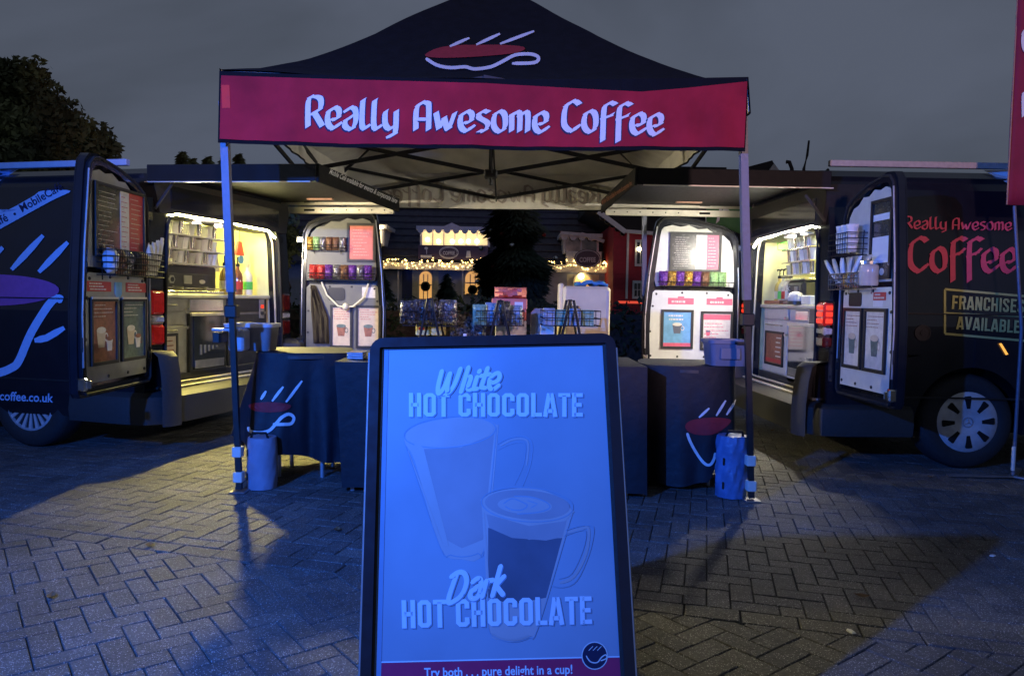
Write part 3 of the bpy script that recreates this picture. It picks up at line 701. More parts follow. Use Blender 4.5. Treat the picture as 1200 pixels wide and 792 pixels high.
# ================================================================ LID STRUTS ETC. AND VANS
SP = [(.25,.03),(.42,.0),(.6,0),(.8,0),(1.0,0),(1.12,.012),(1.3,.03),(1.5,.055),(1.7,.085),(1.85,.12),(1.93,.17),(1.975,.25)]
def sidev(z):
    for (a, b), (c, d) in zip(SP[:-1], SP[1:]):
        if z <= c: return b+(d-b)*max(0, (z-a))/(c-a)
    return SP[-1][1]
def van(side):
    left = side == 'left'
    if left:
        O = Vector((-2.53, 5.08, 0)); e = Vector((.23, .973, 0)).normalized(); f = Vector((-.973, .23, 0)).normalized()
        lab = 'black coffee van on the left with blue-lit cup graphics, its rear doors wide open'
    else:
        O = Vector((2.20, 5.12, 0)); e = Vector((0, 1, 0)); f = Vector((1, 0, 0))
        lab = 'black coffee van on the right with pink and yellow lettering, its rear doors wide open'
    kz = .08 if left else .185
    V = lambda u, v, z: O+f*u+e*v+Vector((0,0,z))
    VB = lambda u, v, z: V(u, v, z+max(0, z-1.3)*kz)
    zl0 = -.035 if left else .01
    eL = Vector((.12,.993,0)) if left else e; fL = Vector((-.993,.12,0)) if left else f
    VT = lambda u, v, z: O+fL*u+eL*v+Vector((0,0,z-.085+.02*v+zl0))
    root = thing('coffee_van', lab, 'van', tuple(O))
    root_group = None
    # --- side skins and roof
    us = [0,.15,.3,.55,.8,1.0,1.2,1.45,1.7,2.0,2.4,2.8,3.2,3.6,3.75,3.98,4.2,4.42,4.65,4.85,5.0]
    def top(u): 
        return 1.0 if u <= 3.6 else (1-.42*(u-3.6)/.65 if u < 4.25 else .58-.16*(u-4.25)/.75)
    def zz(z, u): return .25+(z-.25)*top(u) if z > .8 else .25+(z-.25)*min(1, .6+.4*top(u)+.0)
    rows = [(z, sidev(z)) for z in (.25,.42,.6,.8,1.0,1.12,1.3,1.5,1.7,1.85,1.93,1.975)]
    body = MB(VB); wheels_u = [1.0, 4.2]
    for near in (True, False):
        gridv = lambda z, v: v if near else 1.93-v
        for a, b in zip(us[:-1], us[1:]):
            for (z0, v0), (z1, v1) in zip(rows[:-1], rows[1:]):
                mid = (a+b)/2
                arch = any(abs(mid-wu) < .45 for wu in wheels_u) and z1 <= .81 and not (left and mid < 2)
                if arch: continue
                tw = lambda u: (.0 if u < 4.4 else .12*(u-4.4))
                body.add([(a,gridv(0,v0+tw(a)),zz(z0,a)),(b,gridv(0,v0+tw(b)),zz(z0,b)),(b,gridv(0,v1+tw(b)),zz(z1,b)),(a,gridv(0,v1+tw(a)),zz(z1,a))], [(0,1,2,3)])
        for wu in wheels_u:
            if left and wu < 2: continue
            inn = []; out = []
            for i in range(25):
                q = math.pi*i/24; cxx, sxx = math.cos(q), math.sin(q); inn.append((wu+.385*cxx, max(.25, .335+.385*sxx-.0)))
                k = min(.45/max(abs(cxx), 1e-6), .465/max(sxx, 1e-6)); out.append((wu+k*cxx, .335+k*sxx))
            inn = [(wu+.385,.25)]+inn+[(wu-.385,.25)]; out = [(wu+.45,.25)]+out+[(wu-.45,.25)]
            sv = lambda z: gridv(0, sidev(z))
            for i in range(len(inn)-1):
                p = [inn[i], inn[i+1], out[i+1], out[i]]
                body.add([(a, sv(max(z,.25)), z) for a, z in p], [(0,1,2,3)])
                a, b = inn[i], inn[i+1]; d = .28 if near else -.28
                body.add([(a[0], sv(a[1]), a[1]), (b[0], sv(b[1]), b[1]), (b[0], sv(b[1])+d, b[1]), (a[0], sv(a[1])+d, a[1])], [(0,1,2,3)])
            d = .28 if near else -.28
            body.prism([(a, z) for a, z in inn], sv(.4)+d, sv(.4)+d*1.05, 'xz')
    roofr = [(.25, 1.975),(.45,2.0),(.70,2.012),(.965,2.018),(1.23,2.012),(1.48,2.0),(1.68,1.975)]
    body.sheet([[(u, v, zz(z, u)) for v, z in roofr] for u in us])
    body.add([(5.0, .10, .25),(5.0,1.83,.25),(5.0,1.75,.98),(5.0,.18,.98)], [(0,1,2,3)])
    body.add([(0,.05,.26),(5,.1,.26),(5,1.83,.26),(0,1.88,.26)], [(0,1,2,3)])
    # rear face ring: outline -> opening
    outl = [(v, z) for z, v in rows]+roofr[1:-1]+[(1.93-v, z) for z, v in rows[::-1]]
    def openpt(i, n):
        v, z = outl[i]; vi = min(max(v, .19), 1.74); zi = min(max(z, .47), 1.70)
        # rounded, leaning opening
        lean = .03*max(0, (zi-.9))/.8; vi = .19+lean if v < .4 else (1.74-lean*2 if v > 1.5 else vi)
        if v <= .4 and z >= 1.85: vi = .26
        if v >= 1.5 and z >= 1.85: vi = 1.62
        if .4 <= v <= 1.5: zi = 1.73
        if z > 1.8 and (v < .4 or v > 1.5): zi = 1.715
        if 1.6 < z < 1.8: zi = 1.62
        return (vi, zi)
    inner = [openpt(i, len(outl)) for i in range(len(outl))]
    n = len(outl)
    vs = [(0, v, z) for v, z in outl]+[(-.012, v, z) for v, z in inner]+[(.10, v, z) for v, z in inner]
    fs = [(i, i+1, n+i+1, n+i) for i in range(n-1)]+[(n+i, n+i+1, 2*n+i+1, 2*n+i) for i in range(n-1)]
    fs += [(0, n-1, 2*n-1, n), (n, 2*n-1, 3*n-1, 2*n)]
    body.add(vs, fs)
    bd = body.build('body', 'black_paint', root, smooth=True)
    body_s = onmesh(body.bvh())
    # rubber seal and inner trim of the opening
    MB(V).tube([(-.02, v, z) for v, z in inner], .011, 6, closed=True).build('door_seal', 'rubber', root, smooth=True)
    MB(V).tube([(.03, v+(.018 if v < 1 else -.018), z-(.012 if z > 1 else -.012)) for v, z in inner], .009, 6, closed=True).build('opening_trim', 'cream', root, smooth=True)
    # cargo lining (back partition, side walls, ceiling, floor) - one bright plywood-lined bay
    D_ = .66
    ln_ = MB(V)
    ln_.add([(.10,.17,.46),(D_,.17,.46),(D_,1.76,.46),(.10,1.76,.46)], [(0,1,2,3)])
    ln_.add([(D_,.17,.46),(D_,1.76,.46),(D_,1.76,1.80),(D_,.17,1.80)], [(0,1,2,3)])
    ln_.add([(.10,1.76,.46),(D_,1.76,.46),(D_,1.72,1.80),(.10,1.72,1.80)], [(0,1,2,3)])
    ln_.add([(.10,.17,.46),(D_,.17,.46),(D_,.22,1.80),(.10,.22,1.80)], [(0,1,2,3)])
    ln_.add([(.10,.22,1.80),(D_,.22,1.80),(D_,1.72,1.80),(.10,1.72,1.80)], [(0,1,2,3)])
    ln_.build('cargo_lining', 'interior', root)
    MB(V).box(.10,D_,.17,1.76,.40,.458).build('load_floor', 'black_plastic', root)
    # sill plate and bumper
    MB(V).box(-.05,.12,.14,1.80,.452,.470,.006).build('sill_plate', 'alu', root)
    path = [(.58,-.012),(.30,-.030),(.10,-.045),(-.04,-.03),(-.12,.06),(-.16,.20),(-.18,.965),(-.16,1.73),(-.12,1.87),(-.04,1.96),(.10,1.975),(.58,1.942)]
    sec = [(0,.225),(.05,.235),(.06,.32),(.045,.42),(.0,.447)]
    bp_ = MB(V); grid = []
    for i, (u, v) in enumerate(path):
        a = Vector(path[max(i-1,0)]); b = Vector(path[min(i+1,len(path)-1)]); t = (b-a).normalized(); nn = Vector((-t.y, t.x))
        if nn.dot(Vector((u-.8, v-.965))) < 0: nn = -nn
        c_ = Vector((u, v))
        grid.append([tuple(c_-nn*.16)+(.24,)]+[(c_.x+nn.x*(d-.02), c_.y+nn.y*(d-.02), z) for d, z in sec]+[tuple(c_-nn*.16)+(.452,)])
    bp_.sheet(grid).build('bumper', 'bumper_plastic', root, smooth=True)
    for vv, s_ in ((.075, 1), (1.855, -1)):
        mb = MB(V); prof = [(.22,.00),(.45,.0),(.60,.012),(.70,.03),(.735,.07)]
        mb.sheet([[(-.15+dd*1.1, vv-.085*s_, z), (-.19+dd, vv-.04*s_, z), (-.20+dd, vv+.05*s_, z), (-.15+dd, vv+.11*s_+dd*s_*-1.2, z), (0.0, vv+.125*s_-dd*s_*.8, z)] for z, dd in prof]+[[(0,vv-.07*s_,.74)]*2+[(0,vv,.742)]*2+[(0,vv+.08*s_,.74)]])
        mb.build('bumper_corner', 'bumper_plastic', root, smooth=True)
    # tail lamps
    for s_, vv in ((1, .0), (-1, 1.93)):
        a0, a1 = (vv+s_*(.035 if left else .005), vv+s_*(.155 if left else .125))
        pr_ = -.045 if s_ > 0 else -.018
        tl = MB(V).box(pr_+.01, .03, min(a0,a1)-.005, max(a0,a1)+.002, .77 if left else .83, 1.165, .012).build('tail_lamp', 'black_plastic', root, smooth=True)
        sc = ((.99, 1.155, 'lit'), (.925, .982, 'white_lens'), (.78 if left else .84, .917, 'red_lens_dark'))
        for z0, z1, mm in sc:
            if mm == 'lit': mm = 'red_lens_dark' if (left and s_ < 0) else ('red_lens' if left else 'red_lens_lit')
            if left and mm == 'red_lens_dark' and s_ > 0: mm = 'red_lens'
            MB(V).box(pr_-.004, .024, min(a0,a1)-.012, max(a0,a1), z0, z1, .014).build('lamp_lens', mm, tl, smooth=True)
        if not left:
            for kk in range(3): MB(V).box(pr_-.008, pr_-.002, min(a0,a1)+.010, max(a0,a1)-.012, 1.01+kk*.046, 1.04+kk*.046, .004).build('lamp_segment', 'red_lit', tl)
            if s_ > 0:
                for kk in range(3): MB(V).box(pr_+.008, .012, min(a0,a1)-.017, min(a0,a1)-.010, 1.01+kk*.046, 1.04+kk*.046, .003).build('lamp_segment', 'red_lit', tl)
    # roof strip, lid
    strip_m = 'stripe_blue_tint' if left else 'strip_cream'
    MB(V).box(.22 if left else .0, 3.4, .10, .14, 2.028 if left else 2.105, 2.072 if left else 2.148, .004).build('roof_strip', strip_m, root)
    MB(V).prism([(.13,1.70),(1.80,1.70),(1.85,1.90),(1.82,2.0+zl0),(.10,1.97+zl0),(.07,1.90)], -.03, .25, 'yz').build('head_cowl', 'black_plastic', root)
    lx = -1.23 if left else -1.36
    lid = MB(VT).box(lx, -.032, .0, 1.93, 2.085, 2.125, .006).build('roof_lid', 'lid_black', root)
    MB(VT).box(lx, -.034, -.012, .012, 2.012, 2.126, .004).build('lid_fascia', 'black_paint' if left else 'lid_black', lid)
    MB(VT).box(lx+.04, -.02, -.016, -.006, 2.006, 2.013).build('trim_line', 'alu', lid)
    MB(VT).box(lx-.02, lx, -.01, 1.94, 2.005, 2.128, .004).build('end_fascia', 'lid_black', lid)
    for (z0, z1) in ((2.062, 2.118), (1.985, 2.042)):
        rl = MB(VT).box(lx+.02, -.02, 1.885, 1.91, z0, z1).build('slide_rail', 'alu', lid)
        MB(VT).box(lx+.02, -.50, 1.872, 1.886, z0+.008, z1-.008).build('slide_rail_inner', 'alu', rl)
        MB(VT).box(lx+.02, -.02, 1.868, 1.885, z0-.004, z0+.001).build('rail_flange', 'cream', rl)
        hm = MB(VT)
        for k in range(6): hm.lathe([(.006,-.003),(.006,.0)], (lx+.10+k*.12 if lx+.10+k*.12 < -.5 else -.52, 1.870, (z0+z1)/2), 8, 'y')
        hm.box(-.46, -.36, 1.878, 1.884, (z0+z1)/2-.009, (z0+z1)/2+.009); hm.build('rail_hole', 'dark_hole', rl)
    MB(VT).box(-.75,-.52,1.55,1.60,2.072,2.084).build('lid_label', 'wood_pink', lid)
    mb = MB(V).tube([(-.03,.08,1.72),(-.17,.09,1.90)], .010, 8); mb.build('gas_strut', 'bumper_plastic', root)
    MB(V).box(-.036,-.03,.24,1.66,1.74,1.90).build('header_panel', 'black_paint', root)
    # LED tapes round the head of the opening and on the ceiling
    lm = 'led_warm' if left else 'led_white'
    pth = [(-.022,.24,1.69),(-.022,.30,1.708),(-.022,.80,1.712),(-.022,1.50,1.705),(-.022,1.62,1.65)]
    MB(V).tube(pth, .010, 6).build('led_tape', lm, root)
    MB(V).tube([(.36,.30,1.775),(.36,1.60,1.775)], .008, 6).build('led_tape', lm.replace('led_', 'led_inner_'), root)
    # two added spots boosting LED spill: one over paving, one up under canopy
    for vv, pw, sz, bl_, tgt in ((.95, 400 if left else 105, 106, 1.0, (-1.2, .3, .25)), (.60, 165 if left else 130, 165, .3, (-1.4, 1.2, 2.15))):
        lf = MB(V).box(.02, .09, vv-.05, vv+.05, 1.675, 1.70, .005).build('fill_spot_box', 'panel_white', root)  # made-up housing for the added spot
        l = bpy.data.lights.new('led_fill_spot', 'SPOT'); l.energy = pw; l.color = ((1, .82, .22) if sz < 150 else (1, .86, .62)) if left else (1, .93, .80); l.spot_size = R(sz); l.spot_blend = bl_; l.shadow_soft_size = .04
        lo = bpy.data.objects.new('led_fill_spot', l); COL.objects.link(lo); p_ = V(.03, vv, 1.66); lo.location = p_; q_ = V(*tgt)
        lo.rotation_euler = (q_-p_).to_track_quat('-Z', 'Y').to_euler()
    # wheels
    for wu in wheels_u:
        for near in (True, False):
            vc = .135 if near else 1.795; sg = -1 if near else 1; C = lambda x, y, z: V(wu+x, vc+y, .335+z)
            t = [(.20,-.09),(.215,-.105),(.26,-.112),(.305,-.105),(.325,-.085),(.335,-.06),(.335,.06),(.325,.085),(.30,.105),(.20,.10)]
            wh = MB(C).lathe(t, (0,0,0), 40, 'y').build('wheel', 'tyre', root, smooth=True)
            if not near and wu > 0: continue
            if left:
                MB(C).lathe([(.205,-.085),(.205,-.075),(.06,-.03),(.001,-.03)], (0,0,0), 36, 'y').build('wheel_dish', 'dark_hole', wh)
                sp = MB(C)
                sp.lathe([(.21,-.07),(.214,-.102),(.198,-.108),(.195,-.07)], (0,0,0), 40, 'y')
                sp.lathe([(.001,-.095),(.045,-.095),(.055,-.08)], (0,0,0), 20, 'y')
                for k in range(20):
                    q = 2*math.pi*k/20; c_, s2 = math.cos(q), math.sin(q)
                    sp.add([(c_*r_-s2*w_, d, s2*r_+c_*w_) for r_, w_, d in ((.04,-.004,-.09),(.04,.004,-.09),(.20,.0135,-.104),(.20,-.0135,-.104),(.04,-.004,-.07),(.04,.004,-.07),(.20,.0135,-.08),(.20,-.0135,-.08))],
                           [(0,1,2,3),(0,1,5,4),(1,2,6,5),(2,3,7,6),(3,0,4,7)])
                sp.build('hubcap', 'hubcap', wh)
            else:
                hc = MB(C).lathe([(.212,-.07),(.216,-.100),(.205,-.110),(.14,-.118),(.07,-.116),(.05,-.108),(.001,-.108)], (0,0,0), 48, 'y').build('hubcap', 'hubcap', wh, smooth=True)
                for k in range(8):
                    q = 2*math.pi*(k+.12)/8; c_, s2 = math.cos(q), math.sin(q)
                    pl = [(.095,-.017),(.175,-.030),(.183,-.024),(.183,.012),(.176,.018),(.095,.006)]
                    m2 = MB(C); m2.add([(c_*a-s2*b, d, s2*a+c_*b) for d in (-.1195,-.105) for a, b in pl], [tuple(range(6)), tuple(range(6,12))]+[(i,(i+1)%6,6+(i+1)%6,6+i) for i in range(6)])
                    m2.build('hubcap_slot', 'dark_hole', hc)
                sm = MB(C); sm.tube([(.034*math.cos(a_*math.pi/12), -.112, .034*math.sin(a_*math.pi/12)) for a_ in range(24)], .0035, 6, closed=True)
                for k in range(3):
                    q = R(90+120*k); sm.tube([(0,-.113,0),(.033*math.cos(q),-.111,.033*math.sin(q))], .006, 5, r1=.0015)
                sm.build('star_emblem', 'silver_edge', hc)
    # mouldings on the side
    for z_ in ((.50, .512), (1.085, 1.092)):
        MB(V).box(.16, 3.9, -.008, .004, z_[0], z_[1]).build('side_moulding', 'black_plastic', bd)
    return root, V, bd, body_s, inner
VL = van('left'); VR = van('right')
# ---------------- graphics on the left van
root, V, bd, bs, inner = VL
VSl = plane(V(0, -.004, 0), (V(0,-1,0)-V(0,0,0)))
def side_surf(z_only=None):
    return lambda px, py, off=0: bs(px, py, off)
mb = MB(); blob([(-20,196+6),(22,198),(0,213),(-20,226)], bs, mb, .004, 2)
mb.build('diagonal_stripe', 'side_print_blue_tint', bd)
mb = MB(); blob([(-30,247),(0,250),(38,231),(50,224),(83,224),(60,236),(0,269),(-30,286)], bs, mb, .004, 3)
mb.build('diagonal_stripe', 'side_print_blue_tint', bd)
put(block_text('MobileCafé', .01), (27, 249), (75, 222), 10, bs, 'print_navy', bd, .006)
put(block_text('MobileCafé', .01), (-40, 283), (11, 258.5), 10, bs, 'print_navy', bd, .006)
mb = MB(); blob(ell(18, 251, 1.5, 1.5, 8), bs, mb, .006, 1); mb.build('lettering', 'print_navy', bd)
put(block_text('é', .01), (-1, 207), (4.5, 204), 13, bs, 'print_navy', bd, .006)
mb = MB()
for s_ in ([(-30,322),(4,290)], [(14,316),(51,276)], [(46,319),(80,284)]): ribbon(s_, 7.5, bs, mb, .004, sub=3)
ribbon([(-30,436),(-5,437.5),(14,431),(23,422),(38,388),(62,352),(74,352)], 9.5, bs, mb, .004, sub=3)
ribbon([(41,399),(55,396),(76,384)], 8, bs, mb, .0045, sub=2)
mb.build('logo_lines', 'side_print_blue_tint', bd)
mb = MB(); blob(ell(-12, 340, 82, 18.5, 36), bs, mb, .004, 5); mb.build('logo_coffee', 'logo_purple', bd)
put(block_text('reallyawesomecoffee.co.uk', .02), (-76, 465), (63, 471), 10.5, bs, 'side_print_blue_tint', bd, .005)
# ---------------- graphics on the right van
root, V, bd, bs, inner = VR
put(nib_text('Really', (.13,.09)), (1059, 268), (1109, 269), 14.5, bs, 'pink_print', bd, .004)
put(nib_text('Awesome', (.13,.09)), (1115, 269), (1186, 270), 14, bs, 'pink_print', bd, .004)
put(nib_text('Coffee', (.14,.10)), (1063, 317.5), (1194, 318), 40, bs, 'pink_print', bd, .004)
mb = MB()
q = [(1107,339),(1256,352),(1256,404),(1107,391)]
for a, b in zip(q, q[1:]+q[:1]): ribbon([a, b], 2.6, bs, mb, .004, sub=4, ends=False)
ribbon([(1107,366.5),(1256,374)], 1.5, bs, mb, .004, sub=4, ends=False)
mb.build('lettering_frame', 'yellow_print', bd)
put(cond_text('FRANCHISES'), (1115, 362), (1199, 367), 16, bs, 'yellow_print', bd, .004)
put(cond_text('AVAILABLE'), (1120, 385.5), (1194, 390.5), 15, bs, 'yellow_print', bd, .004)
mb = MB(); blob([(1152,199.5),(1216,200),(1216,230),(1178,214)], bs, mb, .004, 1); mb.build('corner_graphic', 'print_white', bd)
mb = MB(V); mb.lathe([(.056,-.003),(.056,-.009),(.048,-.009),(.048,-.004)], (.64,0,.955), 28, 'y'); mb.lathe([(.001,-.010),(.018,-.010),(.02,-.003)], (.64,0,.955), 16, 'y'); mb.build('fuel_cap', 'black_plastic', bd)
mb = MB(); blob([(1170,402.5),(1173,402),(1181,415),(1178,416)], bs, mb, .006, 1); mb.build('side_marker', 'amber', bd)
# ================================================================ REAR DOORS
def door(side, which):
    root, V, bd, bs, inner = VL if side == 'left' else VR
    near = which == 'near'
    if near:
        h = V(-.05 if side == 'left' else .06, -.01, 0); ang = {'left': R(-89.5), 'right': R(-88.5)}[side]
        n = Vector((1, 0, 0)) if side == 'left' else Vector((-1, 0, 0))
        w_ = .84 if side == 'left' else .74
    else:
        h = V(-.10 if side == 'left' else -.035, 1.92, 0); ang = {'left': R(-1), 'right': R(181.5)}[side]; n = Vector((0, -1, 0))
        w_ = .80 if side == 'left' else .92
    d = Vector((math.cos(ang), math.sin(ang), 0)); n = (n-d*n.dot(d)).normalized()
    k = w_/.90
    D = lambda x, dd, z: h+d*(x*k)+n*dd+Vector((0,0,z))
    fl = (side == 'left' and near) or (side == 'right' and not near)     # viewer's left is the free edge
    F = lambda p, dd, q: D(.90-p if fl else p, dd, q)
    lean = lambda z: -.10*max(0, (z-.75))**1.3/1.2 if True else 0
    out = [(0,.55),(.03,.52),(.87,.52),(.90,.55),(.91,.80),(.905,1.05),(.865,1.45),(.82,1.82),(.80,1.90),(.75,1.945),(.66,1.955),(.42,1.925),(.18,1.865),(.08,1.82),(.035,1.74),(.02,1.5),(.0,1.1)]
    c_ = (.43, 1.2)
    inn = [(c_[0]+(x-c_[0])*.865, c_[1]+(z-c_[1])*.915) for x, z in out]
    mb = MB(D); n_ = len(out)
    mb.prism(out, -.055, -.045); mb.frame(out, inn, -.05, -.006); mb.frame([(c_[0]+(x-c_[0])*.965, c_[1]+(z-c_[1])*.975) for x, z in out], inn, -.01, .012)
    dr = mb.build('rear_door', 'black_paint', root, smooth=True)
    MB(D).tube([(c_[0]+(x-c_[0])*.955, .014, c_[1]+(z-c_[1])*.968) for x, z in out], .009, 6, closed=True).build('door_seal', 'rubber', dr, smooth=True)
    # inner trim panels
    up_ = [(.075,1.285),(.79,1.285),(.815,1.36),(.80,1.60),(.765,1.80),(.73,1.845),(.66,1.865),(.58,1.85),(.50,1.865),(.42,1.83),(.33,1.835),(.26,1.79),(.18,1.775),(.12,1.72),(.085,1.62),(.065,1.40)]
    lo_ = [(.07,.60),(.85,.60),(.862,.64),(.862,.95),(.835,1.22),(.80,1.25),(.11,1.25),(.075,1.22)]
    pm_ = 'panel_white' if side == 'right' else ('panel_white_shaded' if near else 'panel_white_dimmed')
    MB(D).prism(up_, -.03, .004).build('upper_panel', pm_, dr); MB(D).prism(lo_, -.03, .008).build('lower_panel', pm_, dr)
    bm = MB(D)
    for x, z in [(.10,.63),(.33,.625),(.58,.625),(.83,.63),(.84,.86),(.82,1.10),(.79,1.215),(.55,1.23),(.32,1.23),(.12,1.215),(.095,1.0),(.09,.8)]: bm.lathe([(.011,.008),(.010,.013),(.001,.014)], (x,0,z), 8, 'y', 1/k)
    bm.build('panel_clip', 'black_plastic', dr, kind='stuff')
    # hinges, latch, handle pocket
    for z in (.72, 1.66): MB(D).box(-.03,.05,-.03,.02,z-.03,z+.03,.006).build('hinge', 'black_paint', dr)
    mb = MB(D); mb.box(.86,.90,-.02,.035,.565,.64,.008); mb.box(.875,.885,.03,.06,.58,.625,.003); mb.build('latch', 'chrome', dr)
    MB(D).tube([(.885,.018,.7),(.89,.018,1.0),(.86,.018,1.4),(.80,.018,1.85)], .006, 6).build('door_edge_trim', 'silver_edge' , dr, smooth=True); mb = MB(D); mb.tube([(.02,.016,.7),(.03,.016,1.3),(.05,.016,1.7)], .006, 6); mb.build('door_edge_trim', 'silver_edge' , dr, smooth=True)
    MB(D).box(.10,.18,.010,.016,1.93-.04,1.93).build('hinge_cover','black_plastic',dr) if False else None
    return dict(D=D, F=F, dr=dr, k=k, w=w_, h=h, d=d, n=n, fl=fl)
def framed(dn, p0, p1, q0, q1, page, b=.018, dp=.012, name='menu_frame', skew=0.0):
    F, dr = dn['F'], dn['dr']
    sk = lambda p, dd, q: F(p+skew*(q-q0), dd, q)
    mb = MB(sk); mb.frame(rect(p0,p1,q0,q1), rect(p0+b,p1-b,q0+b,q1-b), dp-.002, dp+.014); mb.build(name, 'black_plastic', dr)
    return MB(sk).box(p0+b*.8,p1-b*.8,dp,dp+.004,q0+b*.8,q1-b*.8).build('menu_page', page, dr), sk
def lines(dn, sk, p0, p1, q0, q1, n, m='menu_text', d=.0175, seed=1, th=.004):
    rnd = random.Random(seed); mb = MB(sk)
    for i in range(n):
        q = q1-(q1-q0)*(i+.5)/n; L = (p1-p0)*rnd.uniform(.45,.95)
        a = p0+rnd.uniform(0,.1)*(p1-p0); x = a
        while x < p0+L:
            ww = rnd.uniform(.008,.03); mb.box(x, min(x+ww, p1), d, d+.0012, q-th/2, q+th/2); x += ww+.006
    return mb.build('menu_print', m, dn['dr'], kind='stuff')
def cupicon(dn, sk, cx, cz, r_, m1, m2, d=.0178):
    mb = MB(sk); mb.prism([(cx-r_,cz+r_*.9),(cx+r_,cz+r_*.9),(cx+r_*.65,cz-r_),(cx-r_*.65,cz-r_)], d, d+.001); mb.build('drink_picture', m1, dn['dr'])
    mb = MB(sk); mb.prism(ell(cx, cz+r_*.9, r_, r_*.35, 16), d+.0012, d+.002); mb.frame(ell(cx+r_*1.1, cz+.1*r_, r_*.4, r_*.5, 12), ell(cx+r_*1.1, cz+.1*r_, r_*.26, r_*.34, 12), d, d+.001); mb.build('drink_picture', m2, dn['dr'])
DNL, DNR, DFL, DFR = door('left','near'), door('right','near'), door('left','far'), door('right','far')
# near left
pg, sk = framed(DNL, .16, .80, 1.35, 1.79, 'menu_dark')
MB(sk).box(.47,.585,.0165,.018,1.375,1.77).build('menu_column','menu_text',DNL['dr']); MB(sk).box(.585,.775,.0165,.018,1.375,1.77).build('menu_column','menu_red',DNL['dr'])
lines(DNL, sk, .48,.57,1.38,1.75, 12, 'menu_red', .0185, 3); lines(DNL, sk, .60,.76,1.38,1.75, 12, 'menu_paper', .0185, 4); lines(DNL, sk, .19,.45,1.38,1.75,13,'menu_text',.0175,5,.003)
for (a, b, dd, pgm) in ((.10,.42,1,'menu_brown'),(.47,.80,2,'menu_teal')):
    pg, sk = framed(DNL, a, b, .70, 1.10, pgm, .02)
    MB(sk).box(a,b,.026,.030,1.096,1.108).build('frame_highlight','cream',DNL['dr'])
    cupicon(DNL, sk, (a+b)/2-.04, .86, .055, 'menu_paper', 'menu_text'); cupicon(DNL, sk, (a+b)/2+.06, .82, .04, 'menu_text', 'menu_brown'); lines(DNL, sk, a+.03,b-.03,.98,1.07,4,'menu_text',seed=dd)
for a in (.08, .55):
    MB(DNL['F']).box(a,a+.28,.009,.011,1.14,1.20).build('header_label','menu_red',DNL['dr']); lines(DNL, DNL['F'], a+.02,a+.26,1.145,1.195,3,'menu_text',.0115,7,.008)
m5 = MB(DNL['F']); m5.prism([(.405,1.20),(.495,1.20),(.495,1.13),(.45,1.085),(.405,1.13)], .0095, .012); m5.build('shield_badge','menu_blue',DNL['dr'])
def wire_rack(dn, p0, p1, q0, q1, dep, lab, nv=14, nh=4, grp=None, m='wire'):
    F = dn['F']; o_ = F(p0, 0, q0)
    r_ = thing('wire_rack', lab, 'rack', tuple(o_), grp)
    mb = MB(F)
    for i in range(nh+1):
        q = q0+(q1-q0)*i/nh; mb.tube([(p0,.02,q),(p0,dep,q),(p1,dep,q),(p1,.02,q)], .0035, 5)
    for i in range(nv+1):
        p = p0+(p1-p0)*i/nv; mb.tube([(p,dep,q1),(p,dep,q0),(p,.02,q0)], .0022, 4)
    mb.build('basket', m, r_)
    mb = MB(F); mb.tube([(p0+.06,.02,q1+.02),(p0+.06,.024,q0-.03)], .004, 5); mb.tube([(p1-.06,.02,q1+.02),(p1-.06,.024,q0-.03)], .004, 5); mb.build('hook', m, r_)
    return r_
def pillow(T, w_, h_, t_, nm, m, lab, cat, grp=None, seed=0, crinkle=.25, n=7, loc=None):
    rnd = random.Random(seed); g1, g2 = [], []
    for j in range(n+1):
        a_, b_ = [], []
        for i in range(n+1):
            u, v = i/n*2-1, j/n*2-1; e_ = (1-u**4)*(1-v**4); th = t_*.5*e_*(1+crinkle*rnd.uniform(-1,1)); jx, jz = rnd.uniform(-1,1)*w_*.012, rnd.uniform(-1,1)*h_*.012
            a_.append(T(u*w_/2+jx, -th-.001, v*h_/2+h_/2+jz)); b_.append(T(u*w_/2+jx, th+.001, v*h_/2+h_/2+jz))
        g1.append(a_); g2.append(b_)
    mb = MB(); mb.sheet(g1); mb.sheet(g2)
    o_ = mb.build(nm, m, loc=loc if loc is not None else T(0,0,0), smooth=True); tag(o_, lab, cat, grp); return o_
wire_rack(DNL, .17, .84, 1.24, 1.39, .13, 'wire rack of napkins on the open door of the left van', 22, 4)
rd = random.Random(3)
for i in range(4):
    p = .72+i*.035; T = lambda x, y, z, p=p, i=i: DNL['F'](p+x+.35*z*(.4+.3*i), .075+y, 1.255+z)
    pillow(T, .05, .20+.02*i, .03, 'paper_bag', 'towel', ('white paper bag leaning out of the napkin rack, %s of four' % ['innermost','second','third','outermost'][i]), 'paper bag', 'paper bags in the left door rack', seed=i)
for i in range(5):
    p = .23+i*.10; T = lambda x, y, z, p=p: DNL['F'](p+x, .075+y, 1.25+z)
    m_ = ['clear_glass','brown_foil','silver_foil','apron_brown','brown_foil'][i]
    pillow(T, .10, .15, .07, 'snack_packet', m_ if i else 'bin_white', ['white folded cloth bundle at the outer end of the left door rack','brown biscuit packet beside the white bundle in the left door rack','silver packet in the middle of the left door rack','dark kraft packet right of the silver one in the left door rack','brown packet next to the paper bags in the left door rack'][i], 'packet', seed=10+i)
